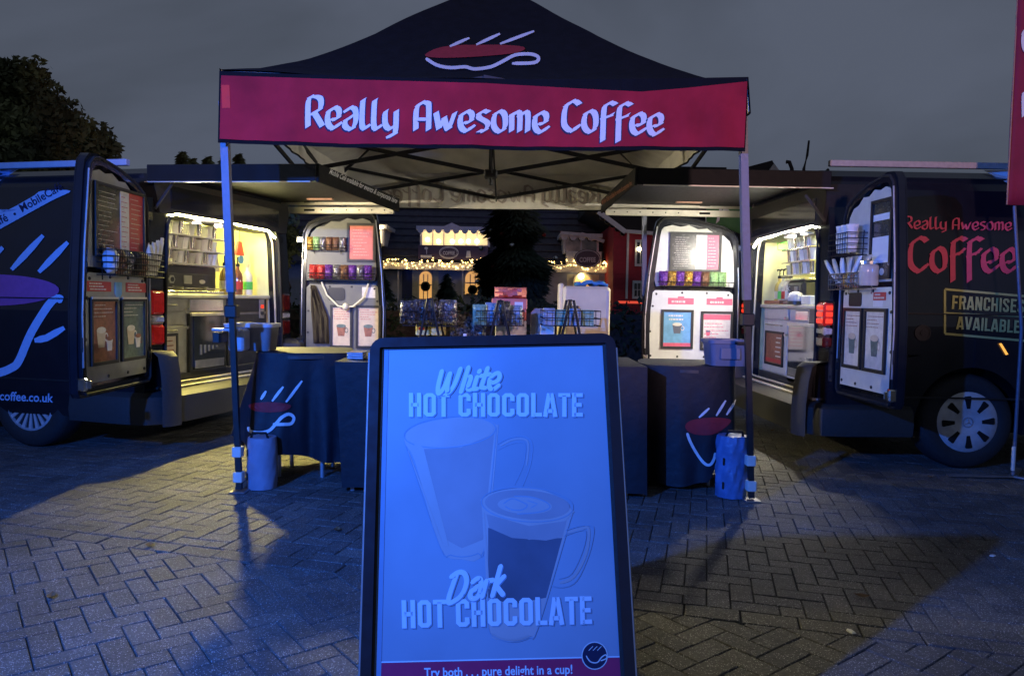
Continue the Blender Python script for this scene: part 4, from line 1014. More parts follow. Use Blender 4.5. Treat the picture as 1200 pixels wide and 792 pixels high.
# near right
pg, sk = framed(DNR, .50, .80, 1.30, 1.79, 'menu_dark', .02)
MB(sk).box(.53,.76,.0165,.018,1.40,1.56).build('menu_column','poster_light',DNR['dr']); MB(sk).box(.53,.76,.0165,.018,1.66,1.70).build('menu_column','poster_light',DNR['dr'])
MB(sk).prism(ell(.68,1.345,.032,.022,16), .0165, .018).build('menu_badge','menu_text',DNR['dr'])
for (a, b) in ((.12,.42),(.46,.78)):
    pg, sk = framed(DNR, a, b, .72, 1.12, 'menu_text', .022, skew=.0); cupicon(DNR, sk, (a+b)/2, .88, .06, 'menu_teal', 'menu_paper'); lines(DNR, sk, a+.03,b-.03,.99,1.08,4,'menu_brown',seed=2)
MB(DNR['F']).prism(rect(.18,.38,1.13,1.22,.02), .009, .014).build('handle_pocket','black_plastic',DNR['dr'])
MB(DNR['F']).box(.56,.74,.009,.011,1.17,1.22).build('header_label','menu_red',DNR['dr']); lines(DNR, DNR['F'], .57,.73,1.175,1.215,2,'menu_text',.0115,8,.01)
MB(DNR['F']).box(.56,.70,.009,.011,1.13,1.168).build('notice','print_white',DNR['dr'])
wire_rack(DNR, .14, .46, 1.46, 1.60, .15, 'blue-lit wire basket of spoons at the top of the right van door', 8, 4, m='wire')
def cup(T, r0_, r1_, h_, m, nm='paper_cup', **k):
    mb = MB(T); mb.lathe([(r0_,0),(r1_,h_),(r1_+.003,h_+.002),(r1_+.002,h_-.004),(r0_*.9,.006)], (0,0,0), 18); return mb.build(nm, m, loc=T(0,0,0), smooth=True, **k)
for i in range(3):
    for j in range(3):
        T = lambda x, y, z, i=i, j=j: DNR['F'](.20+i*.085+x, .085+y, 1.48+j*.045+z)
        tag(cup(T, .030, .038, .085, 'paper_cup'), 'white paper cup stacked in the upper basket of the right door', 'cup', 'cups stacked in the upper basket of the right door')
for i in range(9):
    T = lambda x, y, z, i=i: DNR['F'](.18+.028*i+.2*x, .08+y, 1.60+z)
    q = math.radians(-30+i*8); mb = MB(T); mb.tube([(0,0,-.05),(.25*math.sin(q),0,.03)], .003, 5); mb.ball((.28*math.sin(q),0,.033), .007, 6, 4); tag(mb.build('spoon', 'bin_white', loc=T(0,0,0)), 'thin white plastic spoon standing in the upper basket of the right door', 'spoon', 'spoons in the right door basket')
for i in range(6):
    T = lambda x, y, z, i=i: DNR['F'](.10+i*.062+x+.5*(i-2.5)*.12*z/.1, .07+y, 1.30+z)
    pillow(T, .058, .15, .025, 'napkin', 'menu_text' if i%2 else 'poster_light', 'white paper napkin fanned out between the two baskets of the right door', 'napkin', 'napkins fanned on the right door', seed=30+i)
wire_rack(DNR, .14, .62, 1.24, 1.34, .14, 'lower wire rack of sugar sachets on the right van door', 12, 3, m='chrome')
for i in range(6):
    T = lambda x, y, z, i=i: DNR['F'](.19+i*.062+x, .08+y, 1.25+z)
    pillow(T, .058, .10, .06, 'sachet_box', ['silver_foil','cellophane','gold_foil','silver_foil','menu_brown','silver_foil'][i], ['crinkled silver packet at the hinge end of the lower rack','clear film packet beside the hinge-end silver one','gold packet in the lower rack of the right door','silver packet right of the gold packet','brown packet in the lower rack of the right door','silver packet beside the glass jar'][i], 'packet', seed=50+i)
T = lambda x, y, z: DNR['F'](.62+x, .07+y, 1.26+z)
jr = thing('glass_jar', 'tall clear glass jar at the free end of the right door rack', 'jar', tuple(T(0,0,0))); MB(T).lathe([(.055,0),(.06,.01),(.06,.12),(.05,.13)], (0,0,0), 18).build('jar_body', 'clear_glass', jr, smooth=True); MB(T).lathe([(.056,.131),(.056,.15),(.05,.155),(.001,.156)], (0,0,0), 18).build('lid', 'chrome', jr)
# far left: red frame, two rows of snacks, cord, apron
pg, sk = framed(DFL, .50, .80, 1.46, 1.82, 'menu_brown', .022, .012)
MB(sk).box(.53,.77,.0165,.018,1.49,1.79).build('menu_column','carton_red',DFL['dr']); lines(DFL, sk, .55,.75,1.51,1.77,9,'menu_paper',.0185,3)
for (a, b) in ((.33,.56),(.60,.86)):
    pg, sk = framed(DFL, a, b, .66, 1.06, 'menu_paper', .022, skew=.0); cupicon(DFL, sk, (a+b)/2, .82, .05, 'menu_brown', 'menu_teal'); lines(DFL, sk, a+.03,b-.03,.92,1.03,5,'menu_red',seed=4)
MB(DFL['F']).prism(rect(.30,.48,1.10,1.22,.03), .009, .015).build('handle_pocket','black_plastic',DFL['dr']); MB(DFL['F']).box(.66,.80,.009,.011,1.13,1.23).build('notice','menu_text',DFL['dr'])
mats_ = ['gold_foil','green_foil','silver_foil','brown_foil','brown_foil','silver_foil']
nm_ = ['gold','green','silver','brown','dark brown','silver-grey']
for i in range(6):
    T = lambda x, y, z, i=i: DFL['F'](.12+i*.068+x, .05+y, 1.565+z)
    pillow(T, .065, .12, .05, 'snack_packet', mats_[i], nm_[i]+' snack packet in the top row beside the red framed menu', 'packet', 'snack packets in the top row of the far left door', seed=70+i)
mats_ = ['red_foil','red_foil','purple_foil','silver_foil','brown_foil','purple_foil','silver_foil','purple_foil']
nm_ = ['bright red','dark red','purple','silver','brown','deep purple','pale silver','violet']
for i in range(8):
    T = lambda x, y, z, i=i: DFL['F'](.16+i*.082+x, .06+y, 1.30+z)
    pillow(T, .08, .13, .07, 'snack_packet', mats_[i], nm_[i]+' snack packet in the lower row of the far left door', 'packet', 'snack packets in the lower row of the far left door', seed=80+i)
wire_rack(DFL, .10, .50, 1.56, 1.61, .09, 'narrow wire rack holding the top row of snacks on the far left door', 10, 2); wire_rack(DFL, .12, .80, 1.29, 1.35, .11, 'wide wire rack holding the lower row of snacks on the far left door', 16, 2)
mb = MB(DFL['F']); mb.tube([(.24,.03,1.27),(.30,.04,1.15),(.42,.05,1.05),(.50,.05,1.04),(.58,.05,1.05),(.68,.04,1.13),(.73,.03,1.26)], .009, 6); mb.ball((.50,.055,1.045), .035, 10, 6); tag(mb.build('cord_loop', 'towel', loc=DFL['F'](.5,0,1.04), smooth=True), 'cream cord loop with a knot hanging across the lower panel of the far left door', 'cord')
ap = [[DFL['F'](.13+.16*i/8*(.25+.75*min(1, j/5))+.03*(j/10), .04+.018*math.sin(i*2.3+j*.5), 1.24-.060*j) for i in range(9)] for j in range(10)]
tag(MB().sheet(ap).build('apron', 'apron_brown', loc=DFL['F'](.2,0,.7), smooth=True, solid=.006), 'brown apron hanging by the hinge of the far left door', 'apron')
# far right: menu board, two pink labels, blue poster, white poster, snacks
pg, sk = framed(DFR, .22, .70, 1.43, 1.80, 'menu_dark', .02)
MB(sk).box(.465,.565,.0165,.018,1.455,1.775).build('menu_column','menu_text',DFR['dr']); MB(sk).box(.565,.675,.0165,.018,1.455,1.775).build('menu_column','menu_pink',DFR['dr'])
lines(DFR, sk, .475,.555,1.47,1.76, 12, 'menu_pink', .0185, 3); lines(DFR, sk, .575,.665,1.47,1.76, 10, 'menu_text', .0185, 4); lines(DFR, sk, .26,.45,1.47,1.76,14,'menu_text',.0175,5,.003)
for a in (.22, .58):
    MB(DFR['F']).box(a,a+.24,.009,.011,1.12,1.18).build('header_label','menu_pink',DFR['dr']); MB(DFR['F']).box(a+.09,a+.15,.009,.011,1.18,1.195).build('header_label','menu_pink',DFR['dr']); lines(DFR, DFR['F'], a+.03,a+.21,1.125,1.165,1,'menu_text',.0115,7,.02)
pg, sk = framed(DFR, .16, .46, .70, 1.07, 'menu_blue', .022); cupicon(DFR, sk, .31, .89, .045, 'poster_choc', 'menu_text'); MB(sk).box(.18,.44,.0165,.018,.722,.755).build('menu_strip','menu_pink',DFR['dr']); lines(DFR, sk, .22,.42,.96,1.03,2,'menu_text',.0175,9,.014)
pg, sk = framed(DFR, .53, .83, .69, 1.06, 'menu_text', .022); MB(sk).box(.555,.805,.0165,.018,.98,1.03).build('menu_strip','menu_pink',DFR['dr']); lines(DFR, sk, .56,.80,.73,.96,7,'menu_pink',.0175,9,.006)
for i,(a, b) in enumerate(((.60,.85),(.65,.78))): cupicon(DFR, sk, a+i*.08, b, .022, 'menu_pink', 'poster_choc')
mats_ = ['purple_foil','gold_foil','purple_foil','gold_foil','purple_foil','brown_foil','green_foil','green_foil']
nm_ = ['dark purple','gold and purple','violet','orange-gold','purple','brown','pale green','mint green']
for i in range(8):
    T = lambda x, y, z, i=i: DFR['F'](.16+i*.077+x, .06+y, 1.295+z)
    pillow(T, .085, .135, .07, 'snack_packet', mats_[i], nm_[i]+' snack packet under the menu board of the far right door', 'packet', 'snack packets on the far right door', seed=90+i)
wire_rack(DFR, .12, .80, 1.285, 1.33, .11, 'wire rack holding the snack row on the far right door', 14, 1)
# ================================================================ BANNER TEXT ON THE LID ENDS
for (VV, sd) in ((VL, 'l'), (VR, 'r')):
    root, V = VV[0], VV[1]; s_ = plane((-2.53+.993*1.25+.003, 5.08-.12*1.25, 0), (.993,-.12,0)) if sd == 'l' else plane(V(-1.382, 0, 0), (1,0,0))
    if sd == 'l': put(block_text('Mobile Café available for events & corporate hire', .012), (385, 203.5), (464, 238.5), 6.3, s_, 'print_white', root, .003)
    else: put(block_text('Mobile Café available for events & corporate hire', .012), (706, 240), (741, 216.5), 5.5, s_, 'menu_brown', root, .002, upv=(-.2,-1))
# ================================================================ INSIDE THE VANS
def fitout(side):
    root, V, bd, bs, inner = VL if side == 'left' else VR; L_ = side == 'left'
    where = 'in the left van' if L_ else 'in the right van'
    cab = thing('serving_cabinet', 'grey and white cabinet with drawers and a glass fridge, '+where, 'cabinet', tuple(V(.3, .95, .47)))
    cm = 'cabinet_grey' if L_ else 'cabinet_white'
    ct = 1.135
    MB(V).box(.13,.60,.20,1.73,.474,ct-.03).build('carcass', cm, cab)
    MB(V).box(.09,.62,.19,1.74,ct-.03,ct,.006).build('worktop', 'counter', cab)
    MB(V).box(.10,.13,.20,1.73,.474,.53).build('plinth', 'cabinet_dark', cab)
    if L_: doorv, frv, dkv = (.20,.56), (.62,1.08), (1.10,1.72)
    else: doorv, frv, dkv = (1.10,1.68), (.28,1.04), None
    def hnd(v0, v1, z): MB(V).tube([(.118,v0,z),(.095,v0,z),(.095,v1,z),(.118,v1,z)], .006, 6).build('handle', 'chrome', cab, smooth=True)
    a, b = doorv
    MB(V).box(.112,.13,a,b,1.005,1.095,.004).build('drawer', cm, cab)
    MB(V).box(.112,.13,a,b,.905,.995,.004).build('drawer', cm, cab) if L_ else MB(V).box(.122,.131,a+.06,b-.06,1.015,1.09).build('shelf_opening', 'menu_brown', cab)
    hnd(a+.1, b-.1, 1.05 if L_ else .955); 
    MB(V).box(.112,.13,a,b,.54,.99 if not L_ else .895,.004).build('cabinet_door', cm, cab)
    if L_: hnd(a+.1, b-.1, .86)
    z1 = .84 if L_ else .90
    MB(V).frame(rect(a+.06,b-.08,.60,z1), rect(a+.08,b-.10,.62,z1-.02), .098, .112, 'yz').build('menu_frame', 'black_plastic', cab)
    MB(V).box(.104,.112,a+.075,b-.095,.615,z1-.015).build('menu_page', 'menu_paper' if L_ else 'menu_brown', cab)
    mb = MB(V); rr = random.Random(5)
    for k in range(5): mb.box(.102,.104,a+.11+.02*(k%2),a+.11+rr.uniform(.06,.14),.78-k*.035 if L_ else .84-k*.04,.79-k*.035 if L_ else .85-k*.04)
    mb.build('menu_print', 'menu_brown' if L_ else 'menu_text', cab)
    MB(V).box(.101,.104,a+.085,b-.105,.63,.66).build('menu_strip', 'menu_red', cab)
    # fridge / display
    a, b = frv
    MB(V).box(.10,.13,a,b,.50,.985,.004).build('fridge_surround', 'cabinet_dark' if L_ else cm, cab)
    MB(V).box(.090,.100,a+.03,b-.03,.55,.965).build('fridge_glass', 'glass_dark', cab)
    MB(V).box(.085,.102,a+.0,b-.0,.965,.990,.003).build('glass_rail', 'alu', cab)
    for k in range(6): MB(V).box(.0865,.0895,a+.10+k*.05,a+.125+k*.05,.66+.012*k,.74-.004*k).build('bottle_silhouette', 'fridge_back', cab)
    MB(V).box(.086,.0895,a+.04,b-.05,.555,.62).build('fridge_shelf', 'fridge_back', cab)
    MB(V).box(.115,.131,a+.02,b-.02,1.0,1.095,.004).build('cup_warmer', 'chrome' if L_ else 'cabinet_white', cab)
    if L_: 
        MB(V).box(.112,.131,1.12,1.70,.99,1.10,.004).build('control_panel', 'cabinet_dark', cab)
        mb = MB(V).box(.106,.114,1.58,1.66,.93,1.12,.003).build('switch_plate', 'cabinet_grey', cab); MB(V).box(.100,.106,1.60,1.64,1.02,1.05).build('switch', 'red_lit', mb); MB(V).box(.100,.106,1.60,1.64,.96,.99).build('switch', 'cabinet_dark', mb)
        MB(V).box(.112,.131,1.12,1.70,.54,.97,.004).build('cabinet_door', 'cabinet_dark', cab)
    else:
        MB(V).box(.100,.131,.26,.62,.985,1.10,.004).build('knock_drawer', 'cabinet_dark', cab); hnd(.40,.48,1.04)
        MB(V).box(.108,.131,.66,.92,1.01,1.09,.006).build('small_drawer', 'chrome', cab)
    for z in (1.02, .88): MB(V).tube([(.11,(doorv[1] if L_ else doorv[0]-.03)+.02,z),(.085,(doorv[1] if L_ else doorv[0]-.03)+.02,z)], .012, 8).build('lock', 'chrome', cab)
    # espresso machine
    if L_:
        em = thing('espresso_machine', 'wide black espresso machine with a round badge under the hanging cups, left van', 'coffee machine', tuple(V(.3,.62,ct)))
        MB(V).box(.18,.55,.34,1.06,ct+.03,ct+.22,.012).build('housing', 'machine_black', em)
        MB(V).box(.172,.18,.36,1.04,ct+.06,ct+.16,.003).build('front_panel', 'cabinet_dark', em)
        mb = MB(V); mb.lathe([(.035,.165),(.035,.172)], (0,.50,ct+.11), 6, 'x'); mb.build('badge', 'machine_face', em); mb = MB(V); mb.lathe([(.018,.160),(.018,.165)], (0,.50,ct+.11), 12, 'x'); mb.build('badge_centre', 'machine_black', em)
        MB(V).box(.165,.172,.64,.73,ct+.08,ct+.145).build('display', 'machine_face', em); mb = MB(V); mb.prism(ell(.86, ct+.10, .035, .016, 16), .165, .172, 'yz'); mb.build('dial', 'cream', em)
        MB(V).tube([(.15,.36,ct+.045),(.15,1.05,ct+.045)], .006, 6).build('rail', 'chrome', em)
        MB(V).box(.10,.34,.36,1.05,ct+.004,ct+.025,.004).build('drip_tray', 'chrome', em)
        for vv in (.50, .78): 
            mb = MB(V); mb.tube([(.26,vv,ct+.06),(.12,vv,ct+.05),(.06,vv,ct+.045)], .011, 8); mb.lathe([(.032,ct+.055),(.034,ct+.075)], (.24,vv,0), 14); mb.build('portafilter', 'chrome', em, smooth=True)
        MB(V).box(.18,.55,.32,1.08,ct+.22,ct+.23,.003).build('cup_tray', 'chrome', em)
        for k, vv in enumerate((.42,.50,.58)): 
            MB(V).tube([(.2,vv,ct+.23),(.2,vv,ct+.36)], .006, 6).build('cup_rail', 'chrome', em)
        MB(V).box(.30,.50,.42,.80,ct+.23,ct+.40,.01).build('boiler_cover', 'cabinet_dark', em)
        for k in range(8): tag(MB(V).tube([(.28,.46+.042*k,ct+.39),(.28,.462+.042*k,ct+.27+.015*(k%3))], .0045, 5).build('utensil', 'chrome', loc=V(.28,.46+.042*k,ct+.27)), 'steel utensil hanging behind the espresso machine of the left van', 'utensil', 'utensils hanging over the left espresso machine')
        tw = [[V(.14+.012*math.sin(3*j), .20+.26*i/8, ct+.245+.02*math.sin(i)-.012*j) for i in range(9)] for j in range(4)]
        tag(MB().sheet(tw).build('towel', 'towel', loc=V(.14,.3,ct+.2), solid=.02, smooth=True), 'cream towel folded over the left end of the machine', 'towel')
        tag(MB(V).box(.10,.30,.21,.32,ct+.003,ct+.24,.01).build('milk_carton', 'interior', loc=V(.2,.26,ct)), 'pale carton at the near end of the left worktop', 'carton')
    else:
        V2 = lambda u, v, z: V(u-.02, v+.52, z)
        em = thing('espresso_machine', 'small black espresso machine with a wave logo beside the tail lamp, right van', 'coffee machine', tuple(V2(.25,.5,ct)))
        MB(V2).box(.15,.48,.30,.66,ct+.03,ct+.20,.02).build('housing', 'machine_black', em)
        MB(V2).box(.14,.15,.34,.62,ct+.06,ct+.17,.003).build('front_panel', 'cabinet_dark', em)
        mb = MB(V2); mb.tube([(.134,.565,ct+.15),(.134,.60,ct+.135),(.134,.56,ct+.115),(.134,.595,ct+.10),(.134,.56,ct+.08)], .005, 6); mb.build('logo', 'print_white', em)
        MB(V2).box(.132,.14,.40,.46,ct+.08,ct+.15).build('display', 'machine_face', em)
        MB(V2).box(.14,.5,.28,.68,ct+.20,ct+.215,.004).build('cup_tray', 'chrome', em); MB(V2).box(.12,.36,.30,.66,ct+.003,ct+.028,.004).build('drip_tray', 'machine_black', em)
        kn = thing('grinder', 'white domed grinder in front of the espresso machine, right van', 'grinder', tuple(V2(.16,.33,ct))); MB(V2).lathe([(.06,.03),(.062,.06),(.05,.09),(.02,.105),(.001,.107)], (.10,.33,ct), 20).build('dome', 'bin_white', kn, smooth=True); MB(V2).lathe([(.065,.0),(.065,.03)], (.10,.33,ct), 20).build('base', 'machine_black', kn)
        bx = tag(MB(V).box(.10,.20,1.28,1.66,ct+.002,ct+.035,.005).build('wooden_tray', 'menu_brown', loc=V(.2,1.3,ct)), 'brown tray lying on the right worktop next to the far pillar', 'tray')
        tag(MB(V).box(.10,.22,.62,.80,ct+.002,ct+.075,.008).build('napkin_box', 'carton_white', loc=V(.4,.9,ct)), 'long white box behind the brown tray, right worktop', 'box')
        for k in range(3): tag(cup(lambda x,y,z,k=k: V(.24+x,1.30+.10*k+y,ct+.001+z), .028, .038, .10, ['glass_dark','label_white','glass_dark'][k], 'tumbler'), ['dark tumbler next to the machine of the right van','white tumbler between two dark ones on the right worktop','dark tumbler under the orange sticker, right van'][k], 'tumbler')
    # shelves with glasses
    z0s = (1.595, 1.485, 1.375) if L_ else (1.61, 1.50, 1.39)
    for si, zs in enumerate(z0s):
        v1 = 1.18 if L_ else .82
        sh = tag(MB(V).box(.16,.44,.24 if L_ else .80,v1 if L_ else 1.42,zs-.012,zs,.003).build('shelf', 'counter' if L_ else 'chrome', loc=V(.3,.5,zs)), ['upper','middle','lower'][si]+' cup shelf '+where, 'shelf')
        for k in range(13 if L_ else 8):
            for j in range(2):
                vv = (.29 if L_ else .86)+k*(.072)+(.02*j); uu = .22+.11*j
                if vv > (v1 if L_ else 1.42)-.03: continue
                gl = (k+j+si) % 3
                T = lambda x, y, z, uu=uu, vv=vv, zs=zs, k=k: V(uu+x, vv+y+.012*math.sin(k*5), zs+z+.002)
                hh = .082+.008*((k*7+si)%3)
                tag(cup(T, .026, .036, hh, ['clear_glass','paper_cup','chrome'][gl], ['drinking_glass','paper_cup','steel_jug'][gl]),
                    [['clear glass','white cup','shiny steel jug'][gl]+' standing on the %s cup shelf %s' % (['upper','middle','lower'][si], where)][0], ['glass','cup','jug'][gl], ['clear glasses','white cups','steel jugs'][gl]+' on the %s cup shelf ' % ['upper','middle','lower'][si]+where)
    for k in range(9):      # lids and boxes hanging under the ceiling
        vv = .30+.09*k if L_ else .85+.07*k
        if k % 3: continue
        T = lambda x, y, z, vv=vv, k=k: V(.24+x, vv+y, (1.715 if L_ else 1.73)+.01*math.sin(k*3)+z)
        tag(MB(T).lathe([(.001,-.012),(.04,-.012),(.043,0),(.036,.008),(.034,.012),(.001,.013)], (0,0,0), 16, 'x' if k % 2 else 'z').build('cup_lid', ['paper_cup','clear_glass','silver_foil'][k % 3], loc=T(0,0,0), smooth=True), ['white','clear','foil'][k % 3]+' cup lid hanging in the rack at the ceiling '+where, 'lid', ['white','clear','foil'][k % 3]+' cup lids under the ceiling '+where)
    # pump bottles by the far wall
    bl_ = [(1.26,'syrup','wide yellow syrup'),(1.45,'syrup_dark','brown syrup'),(1.60,'label_white','white milk')] if L_ else [(1.40,'clear_glass','nearest clear syrup'),(1.49,'clear_glass','second clear syrup'),(1.58,'clear_glass','third clear syrup'),(1.67,'syrup','pale yellow syrup')]
    for i, (vv, mm, nm) in enumerate(bl_):
        b_ = thing('pump_bottle', nm+' pump bottle at the far end of the worktop '+where, 'bottle', tuple(V(.24,vv,ct)))
        hs = 1.0 if L_ else .95
        MB(V).lathe([(.04,.002),(.043,.01),(.043,.16*hs),(.036,.19*hs),(.014,.225*hs),(.014,.25*hs)], (.24,vv,ct), 18).build('glass_body', mm, b_, smooth=True)
        MB(V).lathe([(.0445,.05),(.0445,.12)], (.24,vv,ct), 18).build('label', ['label_white','label_red','label_green','cream'][i] , b_)
        if not (L_ and i == 2):
            mb = MB(V); mb.lathe([(.017,.25*hs),(.017,.275*hs)], (.24,vv,ct), 12); mb.tube([(.24,vv,ct+.27*hs),(.24,vv,ct+.33*hs)], .005, 6); mb.tube([(.24,vv,ct+.33*hs),(.24,vv+.06,ct+.335*hs),(.24,vv+.065,ct+.32*hs)], .006, 6); mb.build('pump', 'wire', b_)
        else: MB(V).lathe([(.018,.25),(.018,.28),(.001,.282)], (.24,vv,ct), 12).build('cap', 'cream', b_)
    return cab
fitout('left'); fitout('right')
root, V = VL[0], VL[1]
pn = tag(MB(V).prism([(1.10,1.33),(1.28,1.33),(1.24,1.52),(1.10,1.53)], .30, .31, 'yz').build('hanging_notice', 'label_white', loc=V(.3,1.2,1.33)), 'grey-white notice with a dark edge behind the gazebo leg, left van', 'notice')
mb = thing('lucky_charm', 'red dangling charm with a blue drop hanging at the ceiling of the left van', 'ornament', tuple(V(.2,1.40,1.55)))
MB(V).prism([(1.38,1.60),(1.42,1.60),(1.46,1.48),(1.34,1.48)], .18, .20, 'yz').build('tassel', 'tag_red', mb); MB(V).prism(ell(1.42,1.445,.03,.035,14), .18, .195, 'yz').build('drop', 'tag_blue', mb); MB(V).tube([(.19,1.40,1.60),(.19,1.40,1.70)], .003, 5).build('string', 'wire', mb)
# poster on the far inside wall of the right van
root, V = VR[0], VR[1]
MS = plane(V(0,1.72,0), V(0,1,0)-V(0,0,0))
mm = MB(); q = [(911,274),(938,272),(938,293),(911,293)]
for a, b in zip(q, q[1:]+q[:1]): ribbon([a, b], .9, MS, mm, .012, sub=2, ends=False)
mm.build('member_notice_border', 'label_green', root)
put(block_text("I'M A", .02), (917,280), (931,279.5), 4.2, MS, 'label_green', root, .012)
put(block_text("MEMBER", .02), (914,286.5), (936,286), 4.4, MS, 'label_green', root, .012)
put(block_text("Guild", .0, .4), (919,292), (932,291.5), 3.6, MS, 'label_green', root, .012)
# ================================================================ TABLES AND CLOTHS
def skirt(per, ztop, hem, flare, folds, amp, m=14, k=0.0):
    n = len(per); c = Vector((sum(p[0] for p in per)/n, sum(p[1] for p in per)/n)); rows_ = []
    for j in range(m+1):
        row = []
        for i, p in enumerate(per):
            t = i/n; q = Vector((p[0], p[1])); d = (q-c); dl = d.length; d = d/dl; s_ = j/m
            f_ = flare(t)*s_ + amp*s_**1.2*(math.sin(folds*2*math.pi*t+k)+.5*math.sin(folds*4.7*math.pi*t+2*k)+.35*abs(math.sin(folds*3.1*math.pi*t+k+2.2*s_)))
            zh = hem(t); z = ztop+(zh-ztop)*s_; x = q+d*f_
            row.append((x.x, x.y, z))
        rows_.append(row)
    mb = MB(); mb.sheet(rows_, closed=True)
    mb.add([(c.x, c.y, ztop+.002)]+[(p[0], p[1], ztop) for p in per], [(0, i+1, (i+1)%n+1) for i in range(n)])
    return mb
def leg_table(loc, r_, zt, lab, half=None):
    t = thing('folding_table', lab, 'table', (loc[0], loc[1], 0))
    if half is None: MB().lathe([(r_-.01,zt-.035),(r_,zt-.03),(r_,zt-.012),(r_-.004,zt-.008)], loc, 40).build('table_top', 'table_top', t, smooth=True)
    else: MB().box(loc[0]-half[0], loc[0]+half[0], loc[1]-half[1], loc[1]+half[1], zt-.035, zt-.008, .006).build('table_top', 'table_top', t)
    hx, hy = (r_*.42, r_*.42) if half is None else (half[0]-.12, half[1]-.08)
    for a, b in ((-1,-1),(1,-1),(-1,1),(1,1)):
        MB().tube([(loc[0]+a*hx, loc[1]+b*hy, zt-.04),(loc[0]+a*hx*1.05, loc[1]+b*hy*1.05, .0)], .014, 8).build('leg', 'silver_edge', t, smooth=True)
    return t
def sqr(cx, cy, h_, rot, n=112, p=5.0):
    out = []
    for i in range(n):
        a = 2*math.pi*i/n-rot; r_ = h_/((abs(math.cos(a))**p+abs(math.sin(a))**p)**(1/p)); out.append((cx+r_*math.cos(a+rot), cy+r_*math.sin(a+rot)))
    return out
def circ(cx, cy, r_, n=96): return [(cx+r_*math.cos(2*math.pi*i/n), cy+r_*math.sin(2*math.pi*i/n)) for i in range(n)]
# left round table
hemL = lambda t: .15+.035*math.sin(t*19+.5)+(.16*math.sin((t-.50)/.17*math.pi) if .50 < t < .67 else 0)
lc = (-1.315, 4.74); leg_table((lc[0], lc[1], 0), .31, .785, 'round folding table under the crumpled black cloth, by the left gazebo leg')
def hemL_old(t):  # t: angle fraction, 0 = +x, .75 = towards the camera
    a = t*2*math.pi; return .12+.05*math.sin(a*3+.5)+(.14 if .52 < t < .66 else 0)*math.sin((t-.52)/.14*math.pi)-.06*max(0, math.cos(a-1.5*math.pi-.55))
cl = skirt(sqr(lc[0], lc[1], .29, R(14)), .79, hemL, lambda t: .02+.12*max(0, math.cos((t-.56)*2*math.pi))-.05*max(0, math.cos((t-.80)*2*math.pi))**2-.03*math.exp(-((t-.71)/.025)**2)+.03*math.exp(-((t-.84)/.03)**2), 7, .022, k=1.2)
clo = cl.build('tablecloth', 'cloth_black', loc=(lc[0], lc[1], .79), smooth=True); tag(clo, 'black cloth with a cup logo, hem bunched up, on the left round table', 'tablecloth')
ts = onmesh(cl.bvh())
cup_logo(ts, clo, [(292,500),(294,505),(304,507),(316,504),(324,496),(330,489),(338,485),(344,489),(341,496),(330,497),(320,497)],
         [(292,475),(300,472),(315,471),(330,472),(341,475),(334,481),(315,483),(298,481)], [[(306,468),(312,458)],[(319,470),(332,453)],[(335,471),(354,446)]], 3.4, .004, rm_='logo_red')
# right round table
rc = (1.105, 4.70); leg_table((rc[0], rc[1], 0), .30, .745, 'round folding table under the smooth black cloth, by the right gazebo leg')
def hemR(t): 
    return .045+.02*math.sin(t*25)+(.30*math.sin((t-.80)/.16*math.pi) if .80 < t < .96 else 0)
cr_ = skirt(sqr(rc[0], rc[1], .295, R(-8), p=3.2), .755, hemR, lambda t: .0+.02*math.cos(t*2*math.pi), 6, .012, k=.4)
cro = cr_.build('tablecloth', 'cloth_black', loc=(rc[0], rc[1], .755), smooth=True); tag(cro, 'black cloth with a red cup logo hanging smooth from the right round table', 'tablecloth')
ts = onmesh(cr_.bvh())
cup_logo(ts, cro, [(805,507),(809,518),(817,532),(826,543),(832,544),(836,538),(838,530)],
         [(803,499),(808,493),(822,490),(840,489),(856,492),(848,502),(834,509),(816,509),(806,505)], [[(819,489),(831,478)],[(839,487),(850,469)],[(851,486),(862,468)]], 3.0, .004)
# long centre table
yc0, yc1 = 4.22, 4.95; xa, xb = P(392, 425, yc0).x, P(759, 420, yc0).x
leg_table(((xa+xb)/2, (yc0+yc1)/2, 0), 0, .755, 'long folding table across the middle of the gazebo, behind the poster stand', ((xb-xa)/2-.01, (yc1-yc0)/2-.01))
per = []
for (p, q, n_) in (((xb,yc0),(xb,yc1),22),((xb,yc1),(xa,yc1),50),((xa,yc1),(xa,yc0),22),((xa,yc0),(xb,yc0),50)):
    per += [(p[0]+(q[0]-p[0])*i/n_, p[1]+(q[1]-p[1])*i/n_) for i in range(n_)]
cc_ = skirt(per, .763, lambda t: .02+.012*math.sin(t*40), lambda t: .01-.06*max(0, math.cos((t-.655)*2*math.pi))**8, 11, .010, k=2)
tag(cc_.build('tablecloth', 'cloth_black', loc=((xa+xb)/2, yc0, .763), smooth=True), 'plain black cloth reaching the ground on the long centre table', 'tablecloth')
# small items left end of the centre table
for i in range(3):
    q = P(418, 424-i*4, 4.40); q.z = .768+.014*i
    tag(MB().box(q.x-.05, q.x+.045, 4.36, 4.5, q.z, q.z+.011, .002).build('saucer_stack', 'silver_edge', loc=(q.x,4.42,q.z)), ['lowest','middle','topmost'][i]+' flat steel tray on the left end of the centre table', 'tray')
